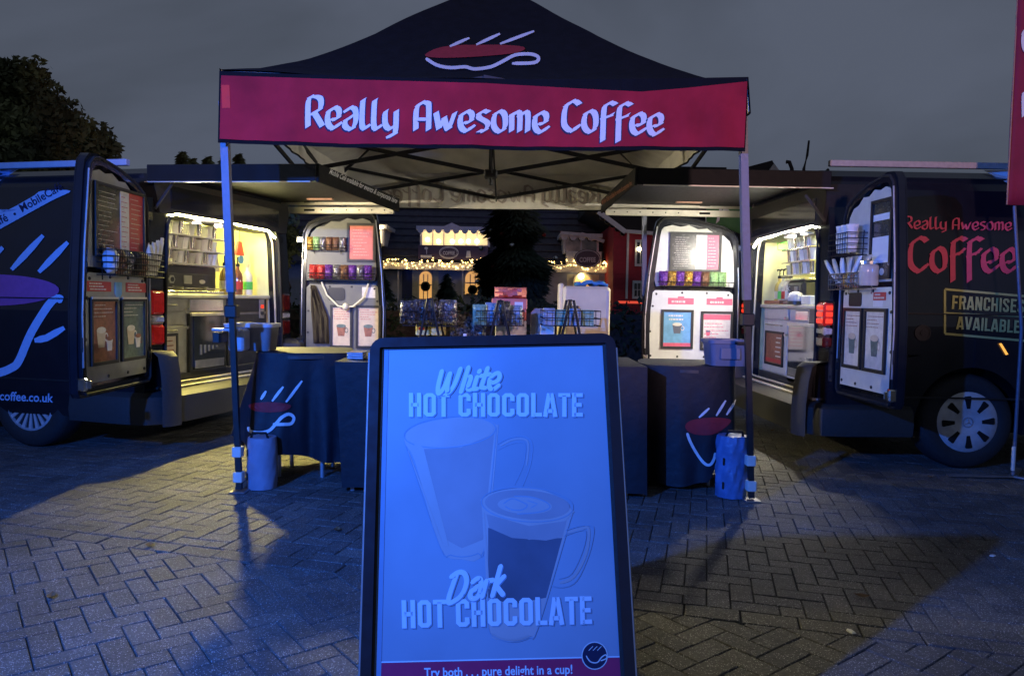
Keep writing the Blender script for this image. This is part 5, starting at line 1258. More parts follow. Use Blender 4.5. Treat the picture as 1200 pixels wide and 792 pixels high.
# tubs
def tub(cx, cy, z0, w_, d_, h_, m, mrim, name, lab, cat, taper=.86, lid=False):
    t = thing(name, lab, cat, (cx, cy, z0)); n = 6
    rr = lambda k, z: [(cx+a*k, cy+b*k, z) for a, b in rect(-w_/2, w_/2, -d_/2, d_/2, .035, n)]
    mb = MB(); mb.sheet([rr(taper, z0+.002), rr(1, z0+h_), rr(.97, z0+h_), rr(taper-.03, z0+.01)], closed=True)
    mb.add(rr(taper, z0+.002), [tuple(range(4*(n+1)))])
    mb.build('body', m, t, smooth=True)
    MB().sheet([rr(1.0, z0+h_-.02), rr(1.07, z0+h_-.018), rr(1.07, z0+h_+.004), rr(.98, z0+h_+.004)], closed=True).build('rim', mrim, t, smooth=True)
    return t
q = P(855, 425, 4.42); tb = tub(q.x, 4.52, .757, .24, .22, .155, 'tub_blue', 'tub_blue', 'storage_tub', 'translucent blue plastic tub on the right round table, behind the gazebo leg', 'tub')
MB().box(q.x-.06, q.x+.06, 4.403, 4.412, .80, .87, .004).build('tub_ribs', 'tub_blue', tb); MB().tube([(q.x+.02,4.39,.90),(q.x+.10,4.39,.90)], .008, 6).build('handle', 'black_plastic', tb)
q = P(293, 412, 4.48); bn = tub(q.x, 4.60, .792, .235, .20, .165, 'bin_grey', 'bin_white', 'counter_bin', 'grey plastic bin with a white rim on the left round table, beside the gazebo leg', 'bin')
mb = MB(); x0 = P(272,400,4.45).x; x1 = P(290,400,4.45).x; mb.box(x0, x1, 4.38, 4.50, .80, .93, .012); mb.build('front_pocket', 'bin_white', bn, smooth=True)
bt = thing('clamp_tray', 'small white tray clamped to the left gazebo leg', 'tray', (x0, 4.3, .93)); MB().lathe([(.001,0),(.055,0),(.062,.02),(.058,.022),(.05,.006)], (x0+.06, 4.33, .945), 20).build('dish', 'bin_white', bt, smooth=True); MB().box(x0-.04, x0+.12, 4.24, 4.30, .925, .94, .004).build('bracket', 'bin_white', bt); MB().box(x0-.01,x0+.03,4.18,4.30,.86,.92,.004).build('clamp', 'black_plastic', bt)
# leg weights
def weight(cx, cy, r_, h_, m, lab, seed, taper=0):
    rnd = random.Random(seed); t = thing('weight_bag', lab, 'weight', (cx, cy, 0)); n = 40; mb = MB(); rows_ = []
    ph = [rnd.uniform(0, 6) for _ in range(8)]
    for j in range(15):
        s_ = j/14; row = []
        for i in range(n):
            a = 2*math.pi*i/n; rr = r_*(1-.06*(2*s_-1)**6-taper*s_)+(1 if m.endswith('blue') else .25)*(.006*math.sin(5*a+9*s_+ph[0])*math.sin(7*s_+ph[1])+.004*math.sin(11*a-14*s_+ph[2])+.003*rnd.uniform(-1,1))
            row.append((cx+rr*math.cos(a), cy+rr*math.sin(a), .004+h_*s_))
        rows_.append(row)
    mb.sheet(rows_, closed=True); mb.add([(cx,cy,.004+h_+.01)]+rows_[-1], [(0,i+1,(i+1)%n+1) for i in range(n)]); mb.build('bag', m, t, smooth=True)
    MB().tube([(cx-.05,cy-r_*.5,h_),(cx-.04,cy-r_*.6,h_+.035),(cx+.04,cy-r_*.6,h_+.035),(cx+.05,cy-r_*.5,h_)], .008, 6).build('handle', 'wire', t, smooth=True)
    mb = MB()
    for k, z in enumerate((.06, .20)): mb.box(cx-r_*.78, cx-r_*.70, cy-r_*.78, cy-r_*.66, z, z+.04)
    mb.build('strap_slot', 'black_plastic', t); return t
q = PZ(297, 579); weight(q.x, GF+.13, .088, .30, 'weight_bag', 'grey-blue cylindrical weight bag strapped beside the left gazebo leg', 3, .04)
q = PZ(861, 586); weight(q.x, GF+.12, .088, .36, 'weight_bag_blue', 'crinkled bright blue weight bag strapped beside the right gazebo leg', 8, .0)
# ================================================================ POSTER STAND
TLc, TRc, BLc, BRc = P(437,393,1.97), P(718,395,1.97), P(420,792,1.71), P(747,792,1.71)
e1 = ((TRc-TLc)+(BRc-BLc)).normalized(); e3 = ((TLc+TRc)/2-(BLc+BRc)/2).normalized(); e1 = (e1-e3*e1.dot(e3)).normalized(); nb = e1.cross(e3).normalized()
if nb.y > 0: nb = -nb
mid = (TLc+TRc)/2; Lb = (mid.z-.03)/e3.z; O_ = mid-e3*Lb; Wb = (TRc-TLc).length*.5+(BRc-BLc).length*.5
B = lambda a, d, b: O_+e1*a+nb*d+e3*b
S = plane(O_, nb)
pst = thing('poster_stand', 'black framed pavement poster stand advertising white and dark hot chocolate', 'sign', tuple(O_))
hw = Wb/2
outer = rect(-hw, hw, 0, Lb, .035, 5); innr = rect(-hw+.026, hw-.026, .03, Lb-.026, .004, 5)
fr = MB(B).frame(outer, innr, -.028, .008).build('frame', 'sign_frame', pst, smooth=False)
MB(B).tube([(-hw-.001,.004,.05),(-hw-.001,.004,Lb-.04)], .004, 6).build('edge_strip', 'silver_edge', fr); MB(B).tube([(hw+.001,.004,.05),(hw+.001,.004,Lb-.04)], .004, 6).build('edge_strip', 'silver_edge', fr)
MB(B).box(-hw+.02, hw-.02, -.022, -.008, .02, Lb-.02).build('backing_board', 'sign_frame', pst)
page = MB(B).box(-hw+.024, hw-.024, -.008, -.004, .028, Lb-.024).build('poster', 'poster_paper', pst)
MB(B).frame(rect(-hw+.025,hw-.025,.029,Lb-.025), rect(-hw+.034,hw-.034,.038,Lb-.030), -.004, .000).build('inner_bezel', 'bumper_plastic', pst)
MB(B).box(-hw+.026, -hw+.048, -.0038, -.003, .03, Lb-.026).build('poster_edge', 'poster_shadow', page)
s4 = lambda px, py, off=0: S(px, py, off*.22-.0038)
mb = MB(); blob([(515,640),(541,655),(568,642),(583,512),(581,497),(560,489),(526,490),(486,503),(473,517),(486,540)], s4, mb, .0006, 4); mb.build('printed_mug', 'poster_hi', page)
mb = MB(); blob([(519,630),(541,642),(566,632),(579,508),(540,524),(492,526)], s4, mb, .0010, 4); mb.build('printed_milk', 'poster_milk', page)
mb = MB(); blob(ell(527, 506, 52, 16, 28, R(-5)), s4, mb, .0014, 3); mb.build('printed_foam', 'poster_foam', page)
mb = MB(); ribbon(ell(527, 506, 54, 18, 40, R(-5))+[ell(527,506,54,18,40,R(-5))[0]], 1.2, s4, mb, .0018, 1)
ribbon([(473,516),(515,640),(528,650),(545,652),(560,648),(568,640),(582,500)], 1.2, s4, mb, .0018, 2)
ribbon([(583,520),(596,513),(612,511),(621,515),(624,524),(621,546),(612,570)], 1.3, s4, mb, .0018, 2); ribbon([(583,527),(598,520),(612,518),(616,524),(613,545),(603,568)], 1.0, s4, mb, .0018, 2)
mb.build('printed_outline', 'poster_line', page)
mb = MB(); blob([(484,516),(520,640),(526,640),(496,524)], s4, mb, .0021, 2); ribbon([(478,528),(518,636)], 1.6, s4, mb, .0021, 3); ribbon([(586,522),(600,515),(613,514),(619,520),(617,545)], 2.0, s4, mb, .0015, 2); mb.build('printed_highlight', 'poster_hi', page)
# front mug
mb = MB(); blob([(574,742),(588,750),(605,751),(622,745),(631,735),(668,612),(671,598),(640,575),(600,572),(566,583),(565,600),(571,700)], s4, mb, .0024, 4); mb.build('printed_mug', 'poster_foam', page)
mb = MB(); blob([(572,700),(600,708),(640,700),(659,630),(620,632),(572,618)], s4, mb, .0028, 3); mb.build('printed_chocolate', 'poster_choc', page)
mb = MB(); blob([(570,602),(573,618),(600,630),(640,633),(659,629),(664,610),(620,616)], s4, mb, .0031, 3); mb.build('printed_milk', 'poster_milk', page)
mb = MB(); blob(ell(618, 591, 50, 17, 30, R(4)), s4, mb, .0035, 3); mb.build('printed_coffee', 'poster_milk', page)
mb = MB(); blob(ell(615, 592, 32, 10, 30, R(3)), s4, mb, .0038, 3); mb.build('printed_foam', 'poster_hi', page)
mb = MB()
ribbon([(590,590),(600,584),(612,588),(618,592),(612,597),(600,597),(592,593)], 1.6, s4, mb, .0041, 2); ribbon([(602,581),(622,582),(640,588),(644,595),(630,600),(606,602)], 1.6, s4, mb, .0041, 2); ribbon([(618,586),(630,590),(622,595)], 1.4, s4, mb, .0041, 2)
e_ = ell(618, 591, 54, 20, 40, R(4)); ribbon(e_+[e_[0]], 1.2, s4, mb, .0041, 1)
ribbon([(572,700),(573,738),(584,748),(602,752),(620,747),(631,734),(671,600)], 1.1, s4, mb, .0041, 2); ribbon([(663,621),(680,616),(693,616),(696,623),(690,650),(676,680),(660,688),(646,686)], 1.4, s4, mb, .0041, 2); ribbon([(661,628),(678,622),(687,623),(683,645),(670,672),(655,678)], 1.0, s4, mb, .0041, 2)
mb.build('printed_outline', 'poster_line', page)
mb = MB(); ribbon([(664,624),(682,619),(690,620),(687,648),(673,675),(656,683)], 3.2, s4, mb, .0026, 2); ribbon([(576,742),(588,748),(604,749),(620,744)], 2.4, s4, mb, .0043, 2); ribbon([(567,600),(573,690)], 1.8, s4, mb, .0043, 3); mb.build('printed_highlight', 'poster_hi', page)
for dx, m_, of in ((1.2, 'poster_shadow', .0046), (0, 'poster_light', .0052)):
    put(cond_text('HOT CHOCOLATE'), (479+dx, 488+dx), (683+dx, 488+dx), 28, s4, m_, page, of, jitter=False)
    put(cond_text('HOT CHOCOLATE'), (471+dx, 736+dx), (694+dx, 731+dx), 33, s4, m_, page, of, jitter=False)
    put(nib_text('White', (.17,.10), True, -.04), (509+dx, 462+dx), (586+dx, 455+dx), 29, s4, m_, page, of+.0012, shearx=.10)
    put(nib_text('Dark', (.17,.10), True, -.05), (522+dx, 705+dx), (592+dx, 696+dx), 34, s4, m_, page, of+.0012, shearx=.12)
mb = MB(); blob([(433,777),(734,770),(752,830),(430,838)], s4, mb, .0008, 2); mb.build('printed_red_band', 'poster_red', page)
mb = MB(); ribbon([(433,776),(734,769)], 1.6, s4, mb, .0030, 4, ends=False); mb.build('printed_line', 'poster_light', page)
put(block_text('Try both . . . pure delight in a cup!', .02), (497, 793), (671, 789), 11, s4, 'poster_light', page, .003, jitter=False)
mb = MB(); blob(ell(697, 768, 15.5, 16.5, 28), s4, mb, .0034, 2); mb.build('round_logo', 'print_white', page)
mb = MB(); blob(ell(697, 768, 14.3, 15.3, 28), s4, mb, .0038, 2); mb.build('round_logo', 'print_navy', page)
mb = MB(); ribbon([(687,768),(692,775),(700,776),(705,770),(710,767),(711,771),(704,774)], 1.4, s4, mb, .0044, 2)
for dx in (0,5,10): ribbon([(690+dx,762),(695+dx,757)], 1.3, s4, mb, .0044, 1)
mb.build('round_logo', 'print_white', page)
# back half of the stand, hinged at the top
Bk = lambda a, d, b: mid+e1*a+(Vector((0, .42, -1)).normalized())*(Lb*1.0-b)+Vector((0,d,0))
MB(Bk).frame(rect(-hw, hw, .02, Lb-.03, .03, 5), rect(-hw+.03, hw-.03, .06, Lb-.07, .004, 5), .012, .036).build('rear_leg_frame', 'sign_frame', pst)
MB(Bk).box(-hw+.028, hw-.028, .018, .026, .055, Lb-.065).build('rear_panel', 'sign_frame', pst)
# ================================================================ GOODS ON THE CENTRE TABLE
ZT = .768
def basket(px, Y, wd, lab, hpx=350):
    q = P(px, 400, Y); cx = q.x; b_ = thing('wire_basket_stand', lab, 'basket stand', (cx, Y, ZT)); zt = P(px, hpx, Y).z
    zb0, zb1 = P(px, 381, Y).z, P(px, 364, Y).z; dp = .13
    mb = MB()
    for z in (zb0, (zb0+zb1)/2, zb1): mb.tube([(cx-wd/2,Y-dp,z),(cx+wd/2,Y-dp,z),(cx+wd/2,Y+dp,z),(cx-wd/2,Y+dp,z)], .0032, 5, closed=True)
    n_ = 11
    for i in range(n_+1):
        x = cx-wd/2+wd*i/n_; mb.tube([(x,Y-dp,zb1),(x,Y-dp*.85,zb0),(x,Y+dp*.85,zb0),(x,Y+dp,zb1)], .0018, 4)
    mb.build('basket', 'wire', b_)
    for s_ in (-1, 1):
        y = Y+s_*(dp+.012); MB().tube([(cx-.085,y,ZT),(cx-.012,y,zt),(cx+.012,y,zt),(cx+.085,y,ZT)], .0085, 6).build('leg', 'wire', b_)
    MB().tube([(cx,Y-dp,zt),(cx,Y+dp,zt)], .006, 6).build('handle', 'wire', b_); return zb0
zb = basket(506, 4.78, .34, 'wire basket stand with crinkled clear bags, leftmost of three on the centre table')
basket(586, 4.72, .30, 'wire basket stand with blue packets, middle of three on the centre table', 352)
basket(667, 4.66, .36, 'wire basket stand with blue and green cartons, rightmost of three on the centre table', 352)
for i in range(4):
    Y = 4.78; T = lambda x, y, z, i=i: Vector((P(480+i*15,380,Y).x+x, Y-.05+.05*(i%2)+y, zb+z+.01))
    pillow(T, .11, .145+.01*(i%2), .09, 'cellophane_bag', 'cellophane' if i < 3 else 'silver_foil', ['crinkled clear bag at the left end of the left basket','crinkled clear bag second in the left basket','dark clear bag behind the left basket handle','silvery bag at the right end of the left basket'][i], 'bag', seed=110+i, crinkle=.6, n=9)
T = lambda x, y, z: Vector((P(548,372,4.9).x+x, 4.95+y, ZT+.0+z-.30*(x)*.9+.05)); pillow(T, .24, .20, .12, 'cellophane_bag', 'cellophane', 'large dark cellophane bag slumping between the left and middle baskets', 'bag', seed=120, crinkle=.5, n=10)
for i in range(4):
    Y = 4.72; T = lambda x, y, z, i=i: Vector((P(562+i*14,380,Y).x+x, Y-.03+.04*(i%2)+y, zb+z+.01))
    pillow(T, .085, .13+.012*(i%3), .07, 'snack_packet', ['teal_pack','blue_pack','cellophane','blue_pack'][i], ['teal and white packet at the left end of the middle basket','blue packet behind the middle basket handle','clear packet in the middle basket','blue packet at the right end of the middle basket'][i], 'packet', seed=130+i, crinkle=.5)
for i in range(4):
    Y = 4.66; x = P(643+i*15,380,Y).x; o_ = MB().box(x-.036, x+.036, Y-.06, Y+.05, zb+.012, zb+.125-.008*(i%2), .003).build('carton', ['blue_pack','teal_pack','blue_pack','teal_pack'][i], loc=(x,Y,zb)); tag(o_, ['pale blue carton at the left end of the right basket','teal carton second in the right basket','blue carton right of the basket handle','green-blue carton at the right end of the right basket'][i], 'carton')
def crate(x0, x1, y0, y1, Y, dep, nm, m, lab, cat, b=.006, zmin=ZT+.001):
    a = P(x0, y1, Y); b_ = P(x1, y0, Y); z0 = max(a.z, zmin)
    o_ = MB().box(a.x, b_.x, Y, Y+dep, z0, b_.z, b).build(nm, m, loc=((a.x+b_.x)/2, Y, z0)); tag(o_, lab, cat); return o_, z0, b_.z
c1, z0, z1 = crate(487,503,378,393,4.92,.12,'carton','carton_yellow','small pale yellow carton with a red mark under the left basket','carton',zmin=ZT+.002)
q = P(494,385,4.918); MB().prism(ell(q.x, q.z, .02, .012, 10), 4.9165, 4.919).build('printed_mark', 'label_red', c1)
crate(505,521,378,393,4.92,.12,'carton','carton_yellow','plain pale yellow carton right of the one with a red mark','carton')
r1, _, zt1 = crate(580,617,376,398,5.0,.22,'carton','carton_white','white carton at the bottom of the pink-topped stack','carton')
r2, _, zt2 = crate(579,617,363,375.4,5.0,.22,'carton','carton_red','salmon red carton in the middle of the stack behind the middle basket','carton',zmin=zt1+.001)
r3, _, zt3 = crate(576,618,350,362.4,5.0,.22,'carton','carton_red','pink carton near the top of the stack behind the middle basket','carton',zmin=zt2+.001)
for rr_, (x0, x1, y0, y1) in ((r2,(604,613,370,376)), (r3,(603,613,354,362))):
    a = P(x0,y1,4.998); b_ = P(x1,y0,4.998); MB().box(a.x,b_.x,4.9965,4.999,a.z,b_.z).build('blank_label','carton_white',rr_)
T = lambda x, y, z: Vector((P(598,345,5.1).x+x, 5.1+y, zt3+.001+z)); pillow(T, .22, .075, .16, 'film_pack', 'carton_red', 'pink film-wrapped pack lying on top of the carton stack', 'pack', seed=140, crinkle=.5)
c4, _, z4 = crate(622,650,362,398,4.95,.2,'paper_bag','bag_grey','grey rounded paper bag left of the right basket','paper bag',b=.03)
crate(633,650,379,393,4.88,.05,'card_box','carton_white','small white card box in front of the grey bag','box')
# blue bottle with leaves (table decoration)
q = P(545, 392, 4.72); ob = thing('blue_bottle', 'little bright blue bottle standing among pale wrappers on the centre table', 'bottle', (q.x, 4.72, ZT)); MB().lathe([(.03,.0),(.034,.03),(.026,.06),(.016,.075),(.020,.09),(.024,.105),(.016,.125),(.001,.13)], (q.x,4.72,ZT), 16).build('body','blue_pack',ob,smooth=True); MB().lathe([(.012,.13),(.012,.145),(.001,.146)], (q.x,4.72,ZT), 10).build('cap','print_white',ob)
for i in range(4):
    T = lambda x, y, z, i=i: Vector((P([531,558,568,526][i],388,4.75).x+x+.4*z*(1 if i%2 else -1), 4.76+y, ZT+.002+z)); pillow(T, .10, .085, .06, 'wrapper', ['carton_yellow','carton_white','silver_foil','blue_pack'][i], ['pale yellow wrapper left of the blue bottle','white wrapper right of the blue bottle','silver wrapper towards the middle basket','light blue wrapper under the first basket'][i], 'wrapper', seed=150+i, crinkle=.5)
# tall cream hot-water cabinet
Y = 5.35; a = P(659,400,Y); b_ = P(716,336,Y)
st = thing('side_table', 'small black side table carrying the tall cream dispenser', 'table', ((a.x+b_.x)/2, Y+.15, 0)); MB().box(a.x-.05,b_.x+.03,Y-.03,Y+.36,.72,.745,.005).build('table_top','table_top',st)
for ax in (a.x-.02, b_.x):
    for ay in (Y, Y+.33): MB().tube([(ax,ay,0),(ax,ay,.72)], .014, 8).build('leg','silver_edge',st)
ur = thing('dispenser', 'tall cream boxy dispenser with a blue cloth on its top', 'dispenser', ((a.x+b_.x)/2, Y+.15, .746))
MB().box(a.x,b_.x,Y,Y+.32,.746,b_.z,.02).build('cabinet','carton_cream',ur,smooth=False)
MB().box(b_.x-.03,b_.x-.012,Y-.004,Y+.0,.78,b_.z-.03).build('edge_trim','cream',ur); MB().box(a.x-.03,a.x+.01,Y+.05,Y+.2,.746,b_.z+.02,.012).build('tank','carton_cream',ur)
MB().box(a.x+.02,a.x+.11,Y-.03,Y-.001,1.06,1.10,.004).build('spout','black_plastic',ur)
tw = [[Vector((a.x+.10+(b_.x-a.x-.12)*i/12, Y+.02+.26*j/8, b_.z+.028+.022*math.sin(i*1.3+j)*math.sin(j*.9)-.015*abs(i-6)/6)) for i in range(13)] for j in range(9)]
tag(MB().sheet(tw).build('blue_cloth','blue_cloth',loc=((a.x+b_.x)/2,Y+.15,b_.z),smooth=True,solid=.014), 'crumpled blue cloth lying on the cream dispenser', 'cloth')
# ================================================================ FLAG AT THE RIGHT EDGE
fb = PZ(1187, 561); fy = fb.y; xt = P(1185, 240, fy).x
fl = thing('feather_flag', 'tall dark red flag with pale lettering on a thin pole at the right edge', 'flag', (fb.x, fy, 0))
MB().tube([(fb.x,fy,.03),(fb.x+.005,fy,1.0),(xt+.01,fy,1.9),(xt,fy,3.2),(xt,fy,4.3)], .011, 8).build('pole','leg_metal',fl,smooth=True)
MB().tube([(fb.x-.012,fy-.012,.06),(fb.x-.012,fy-.012,.22)], .012, 8).build('pole_sleeve','panel_white',fl)
for ang in (175, 60, -60): MB().bar((fb.x,fy,.02),(fb.x+.42*math.cos(R(ang)),fy+.30*math.sin(R(ang)),.012), .045,.012).build('base_foot','steel',fl)
xL = P(1182.5, 120, fy-.01).x; zb_ = P(1184,241,fy).z
fmb = MB().sheet([[(xL+.62*i/14*(1 if j < 17 else (1-(j-17)*.18)), fy-.040+.012*math.sin(i*.9+j*.35), zb_+(4.25-zb_)*j/21) for i in range(15)] for j in range(22)])
fo = fmb.build('flag_cloth','flag_red',fl,smooth=True,solid=.002); fs_ = onmesh(fmb.bvh())
MB().tube([(xL,fy-.040,zb_),(xL,fy-.040,4.2)], .005, 6).build('hem','wood_pink',fl)
put(nib_text('ea', (.13,.09)), (1196, 60), (1222, 60), 42, fs_, 'print_white', fo, .006); put(nib_text('ff', (.13,.09)), (1196, 130), (1222, 130), 24, fs_, 'print_white', fo, .006)
# ================================================================ BACKGROUND
def leaves(mb, blobs, n, size, rnd, squash=1.0, hollow=.35):
    tot = sum(b[3]**2 for b in blobs)
    for (cx, cy, cz, r_) in blobs:
        for _ in range(int(n*r_*r_/tot)):
            while True:
                v = Vector((rnd.uniform(-1,1), rnd.uniform(-1,1), rnd.uniform(-1,1)))
                if hollow < v.length < 1: break
            v *= r_*(1+.12*math.sin(5*v.x+7*v.z)); c = Vector((cx+v.x, cy+v.y, cz+v.z*squash))
            a = Vector((rnd.gauss(0,1), rnd.gauss(0,1), rnd.gauss(0,1))).normalized(); b = a.cross(Vector((rnd.gauss(0,1), rnd.gauss(0,1), rnd.gauss(0,1)))).normalized()
            s_ = size*rnd.uniform(.6,1.4); k = len(mb.v)
            mb.v += [c-a*s_, c+b*s_*.5, c+a*s_, c-b*s_*.5]; mb.f.append((k,k+1,k+2,k+3))
def tree(x, y, h, blobs, lab, cat='tree', n=6000, size=.09, mats=('leaf_dark','leaf_mid'), tr=.14, seed=1, name='broadleaf_tree', grp=None, split=None):
    rnd = random.Random(seed); t = thing(name, lab, cat, (x, y, 0), grp)
    tb = MB(); tb.tube([(x,y,0),(x+.05,y,h*.3),(x-.05,y+.05,h*.55)], tr, 8, r1=tr*.6)
    for (bx, by, bz, br) in blobs[:14]: tb.tube([(x,y,h*.35),((x+bx)/2+rnd.uniform(-.2,.2),(y+by)/2,(h*.4+bz)/2),(bx,by,bz)], tr*.4, 5, r1=tr*.08)
    tb.build('trunk', 'bark', t, smooth=True)
    for i, m in enumerate(mats):
        mb = MB(); leaves(mb, blobs[i::len(mats)], n//len(mats), size, rnd); mb.build('crown', m, t)
    return t
# big tree at the left edge
rnd = random.Random(5); Y = 15.0; bl = []
for px, py, r_ in ((0,95,.45),(40,88,.32),(20,100,.5),(-30,110,.8),(48,120,.45),(30,135,.6),(70,140,.42),(0,150,.8),(62,160,.55),(92,155,.35),(115,165,.35),(95,178,.45),(60,185,.6),(20,180,.8),(126,178,.26),(-50,160,1.0),(30,205,.7),(80,200,.5),(-20,205,.9),(30,240,.9)):
    q = P(px, py, Y+rnd.uniform(-.8,1.2)); bl.append((q.x, q.y, q.z, r_*1.05))
tree(P(-20,300,Y).x, Y+.3, 6.5, bl, 'big dark green tree rising behind the left van', n=22000, size=.075, mats=('leaf_dark','leaf_mid','leaf_dark','leaf_olive'), tr=.24, seed=2)
# shrub lit yellow between the left van and its far door
q = P(326, 275, 9.2)
tree(q.x, 9.2, 2.2, [(q.x+a, 9.2+b, q.z+c, r_) for a, b, c, r_ in ((0,0,.05,.26),(-.18,.1,.12,.2),(.16,0,-.05,.2),(.02,0,-.28,.18),(-.2,0,-.3,.2),(.05,.1,.3,.18))], 'small yellow-lit tree seen between the left van and its far door', n=1500, size=.045, mats=('leaf_olive','leaf_mid'), tr=.05, seed=9)
# far conifers peeping over the left van
for i, (px, py, w_) in enumerate(((214,180,10),(226,188,9),(244,186,8),(280,183,13),(262,188,8))):
    Y = 26+i; q = P(px, py, Y); rnd = random.Random(i); mb = MB(); H = q.z
    for _ in range(500):
        h = rnd.random()**.7; rad = w_*Y/FPX*1.3*(1-h)*rnd.uniform(.4,1)+.05; a = rnd.uniform(0, 6.28); c = Vector((q.x+rad*math.cos(a), Y+rad*math.sin(a), H*(.45+.55*h)))
        d = Vector((math.cos(a)*.22, math.sin(a)*.22, -.10)); e2 = Vector((-math.sin(a)*.06, math.cos(a)*.06, .05)); k = len(mb.v); mb.v += [c-d, c+e2, c+d, c-e2]; mb.f.append((k,k+1,k+2,k+3))
    t = thing('conifer', ['thin pointed conifer top, leftmost over the left van roof','second thin conifer top over the left van roof','short conifer top just left of the gazebo leg','bushy conifer top just right of the gazebo leg','low conifer top against the left gazebo leg'][i], 'tree', (q.x, Y, 0)); mb.build('crown','leaf_mid',t); MB().tube([(q.x,Y,0),(q.x,Y,H*.97)], .10, 6, r1=.01).build('trunk','bark',t)
# bare tree far right
rnd = random.Random(11); q = P(1010, 196, 30); t = thing('bare_tree', 'faint leafless tree above the open door of the right van', 'tree', (q.x, 30, 0)); mb = MB()
def branch(p, d, L, r_, k):
    e_ = p+d*L; mb.tube([p, p+d*L*.5+Vector((rnd.uniform(-.05,.05)*L,0,0)), e_], r_, 4, r1=r_*.6)
    if k == 0: return
    for _ in range(4 if k > 1 else 3):
        branch(p+d*L*rnd.uniform(.5,1), (d+Vector((rnd.uniform(-.9,.9), rnd.uniform(-.5,.5), rnd.uniform(-.1,.5)))).normalized(), (L if L < 4 else 1.7)*rnd.uniform(.5,.75), r_*.5, k-1)
branch(Vector((q.x+.6,30,0)), Vector((0,0,1)), 4.3, .10, 4); mb.build('branches','bark',t)
# roofs and poles over the right van
Y = 30; a = P(850,204,Y); b_ = P(913,204,Y); c_ = P(905,188,Y); d_ = P(872,197,Y); fh = thing('far_house', 'dark house roof with a white gable above the right van', 'house', (c_.x, Y, 0))
MB().prism([(P(770,206,Y).x, .0),(P(930,206,Y).x,.0),(P(930,206,Y).x,a.z),(P(913,202,Y).x,P(913,202,Y).z),(c_.x,c_.z),(P(860,199,Y).x,P(860,200,Y).z),(P(770,206,Y).x,a.z-.6)], Y, Y+8).build('roof','far_roof',fh)
MB().prism([(P(899,202,Y).x,P(899,202,Y).z),(P(905.5,193,Y).x,P(905.5,193,Y).z),(P(912,202,Y).x,P(912,202,Y).z)], Y-.2, Y-.05).build('gable','gable_white',fh)
q = P(944,198,22); tag(MB().tube([(P(942,215,22).x,22,0),(P(942,198,22).x,22,q.z),(P(946,182,22).x,22,P(946,182,22).z),(P(948,165,22).x,22,P(948,165,22).z)], .055, 6, r1=.03).build('pole','far_roof',loc=(q.x,22,0)), 'slim leaning pole standing up behind the right van lid', 'pole')
q = P(925,195,22); tag(MB().tube([(P(928,210,22).x,22,0),(P(928,198,22).x,22,P(928,198,22).z),(P(925,190,22).x,22,P(925,190,22).z),(P(921.5,190,22).x,22,P(921.5,190,22).z)], .06, 6).build('chimney_cowl','far_roof',loc=(q.x,22,0)), 'short hooked vent pipe left of the slim pole', 'pipe')
q = P(965,199,22); tag(MB().tube([(P(962,210,22).x,22,0),(P(962,204,22).x,22,P(962,204,22).z),(P(971,199,22).x,22,P(971,199,22).z)], .05, 6).build('vent_pipe','far_roof',loc=(q.x,22,0)), 'low angled pipe right of the slim pole', 'pipe')
# green stall awning
Y = 9.6; ga = thing('green_awning', 'green canvas awning with a white letter A behind the far right door', 'awning', (P(870,260,Y).x, Y, 0))
gb = MB().sheet([[P(828+78*i/12, 243+ (0 if j == 0 else 22*j/4+3*math.sin(i*1.1)*(j/4)+ (8 if 3 < i < 9 else 0)*(j/4)), Y+.03*math.sin(i)) for i in range(13)] for j in range(5)])
gbo = gb.build('canvas','green_awning',ga,smooth=True,solid=.01); put(block_text('A', .04, .5), (838,262), (856,247), 14, onmesh(gb.bvh()), 'bin_white', gbo, .01)
for px in (830, 903): x = P(px,300,Y).x; MB().tube([(x,Y+.1,0),(x,Y+.1,P(px,246,Y).z)], .025, 8).build('post','house_white',ga)
# ---------------- the shop row
YS = 24.0
def wb(x0, x1, y0, y1, Y, dep, nm, m, par, b=0):
    a = P(x0, y1, Y); c = P(x1, y0, Y); return MB().box(a.x, c.x, Y, Y+dep, a.z, c.z, b).build(nm, m, par)
shop = thing('shop_row', 'long low shop building with lit dormers, arched doors and fairy lights', 'building', (P(560,350,YS).x, YS, 0))
xa_, xb_ = P(300,340,YS).x, P(722,340,YS).x; ze = P(560,313,YS).z
MB().box(xa_, xb_, YS, YS+6, 0, ze).build('wall','shop_wall',shop)
rf = MB().prism([(YS-.35, ze+.05),(YS+3.2, 5.0),(YS+6.4, ze+.05),(YS+6.4,ze-.02),(YS-.35,ze-.02)], xa_-.2, xb_+.1, 'yz').build('roof','shop_roof',shop)
for j in range(11):   # courses of tiles
    t = j/11; y = YS-.35+3.55*t; z = ze+.05+(5.0-ze-.05)*t; MB().bar((xa_-.2,y-.02,z+.02),(xb_+.1,y-.02,z+.02),.05,.03).build('tile_course','shop_roof',rf)
wb(410,722,311.5,314.5,YS-.42,.08,'gutter','shop_trim',shop)
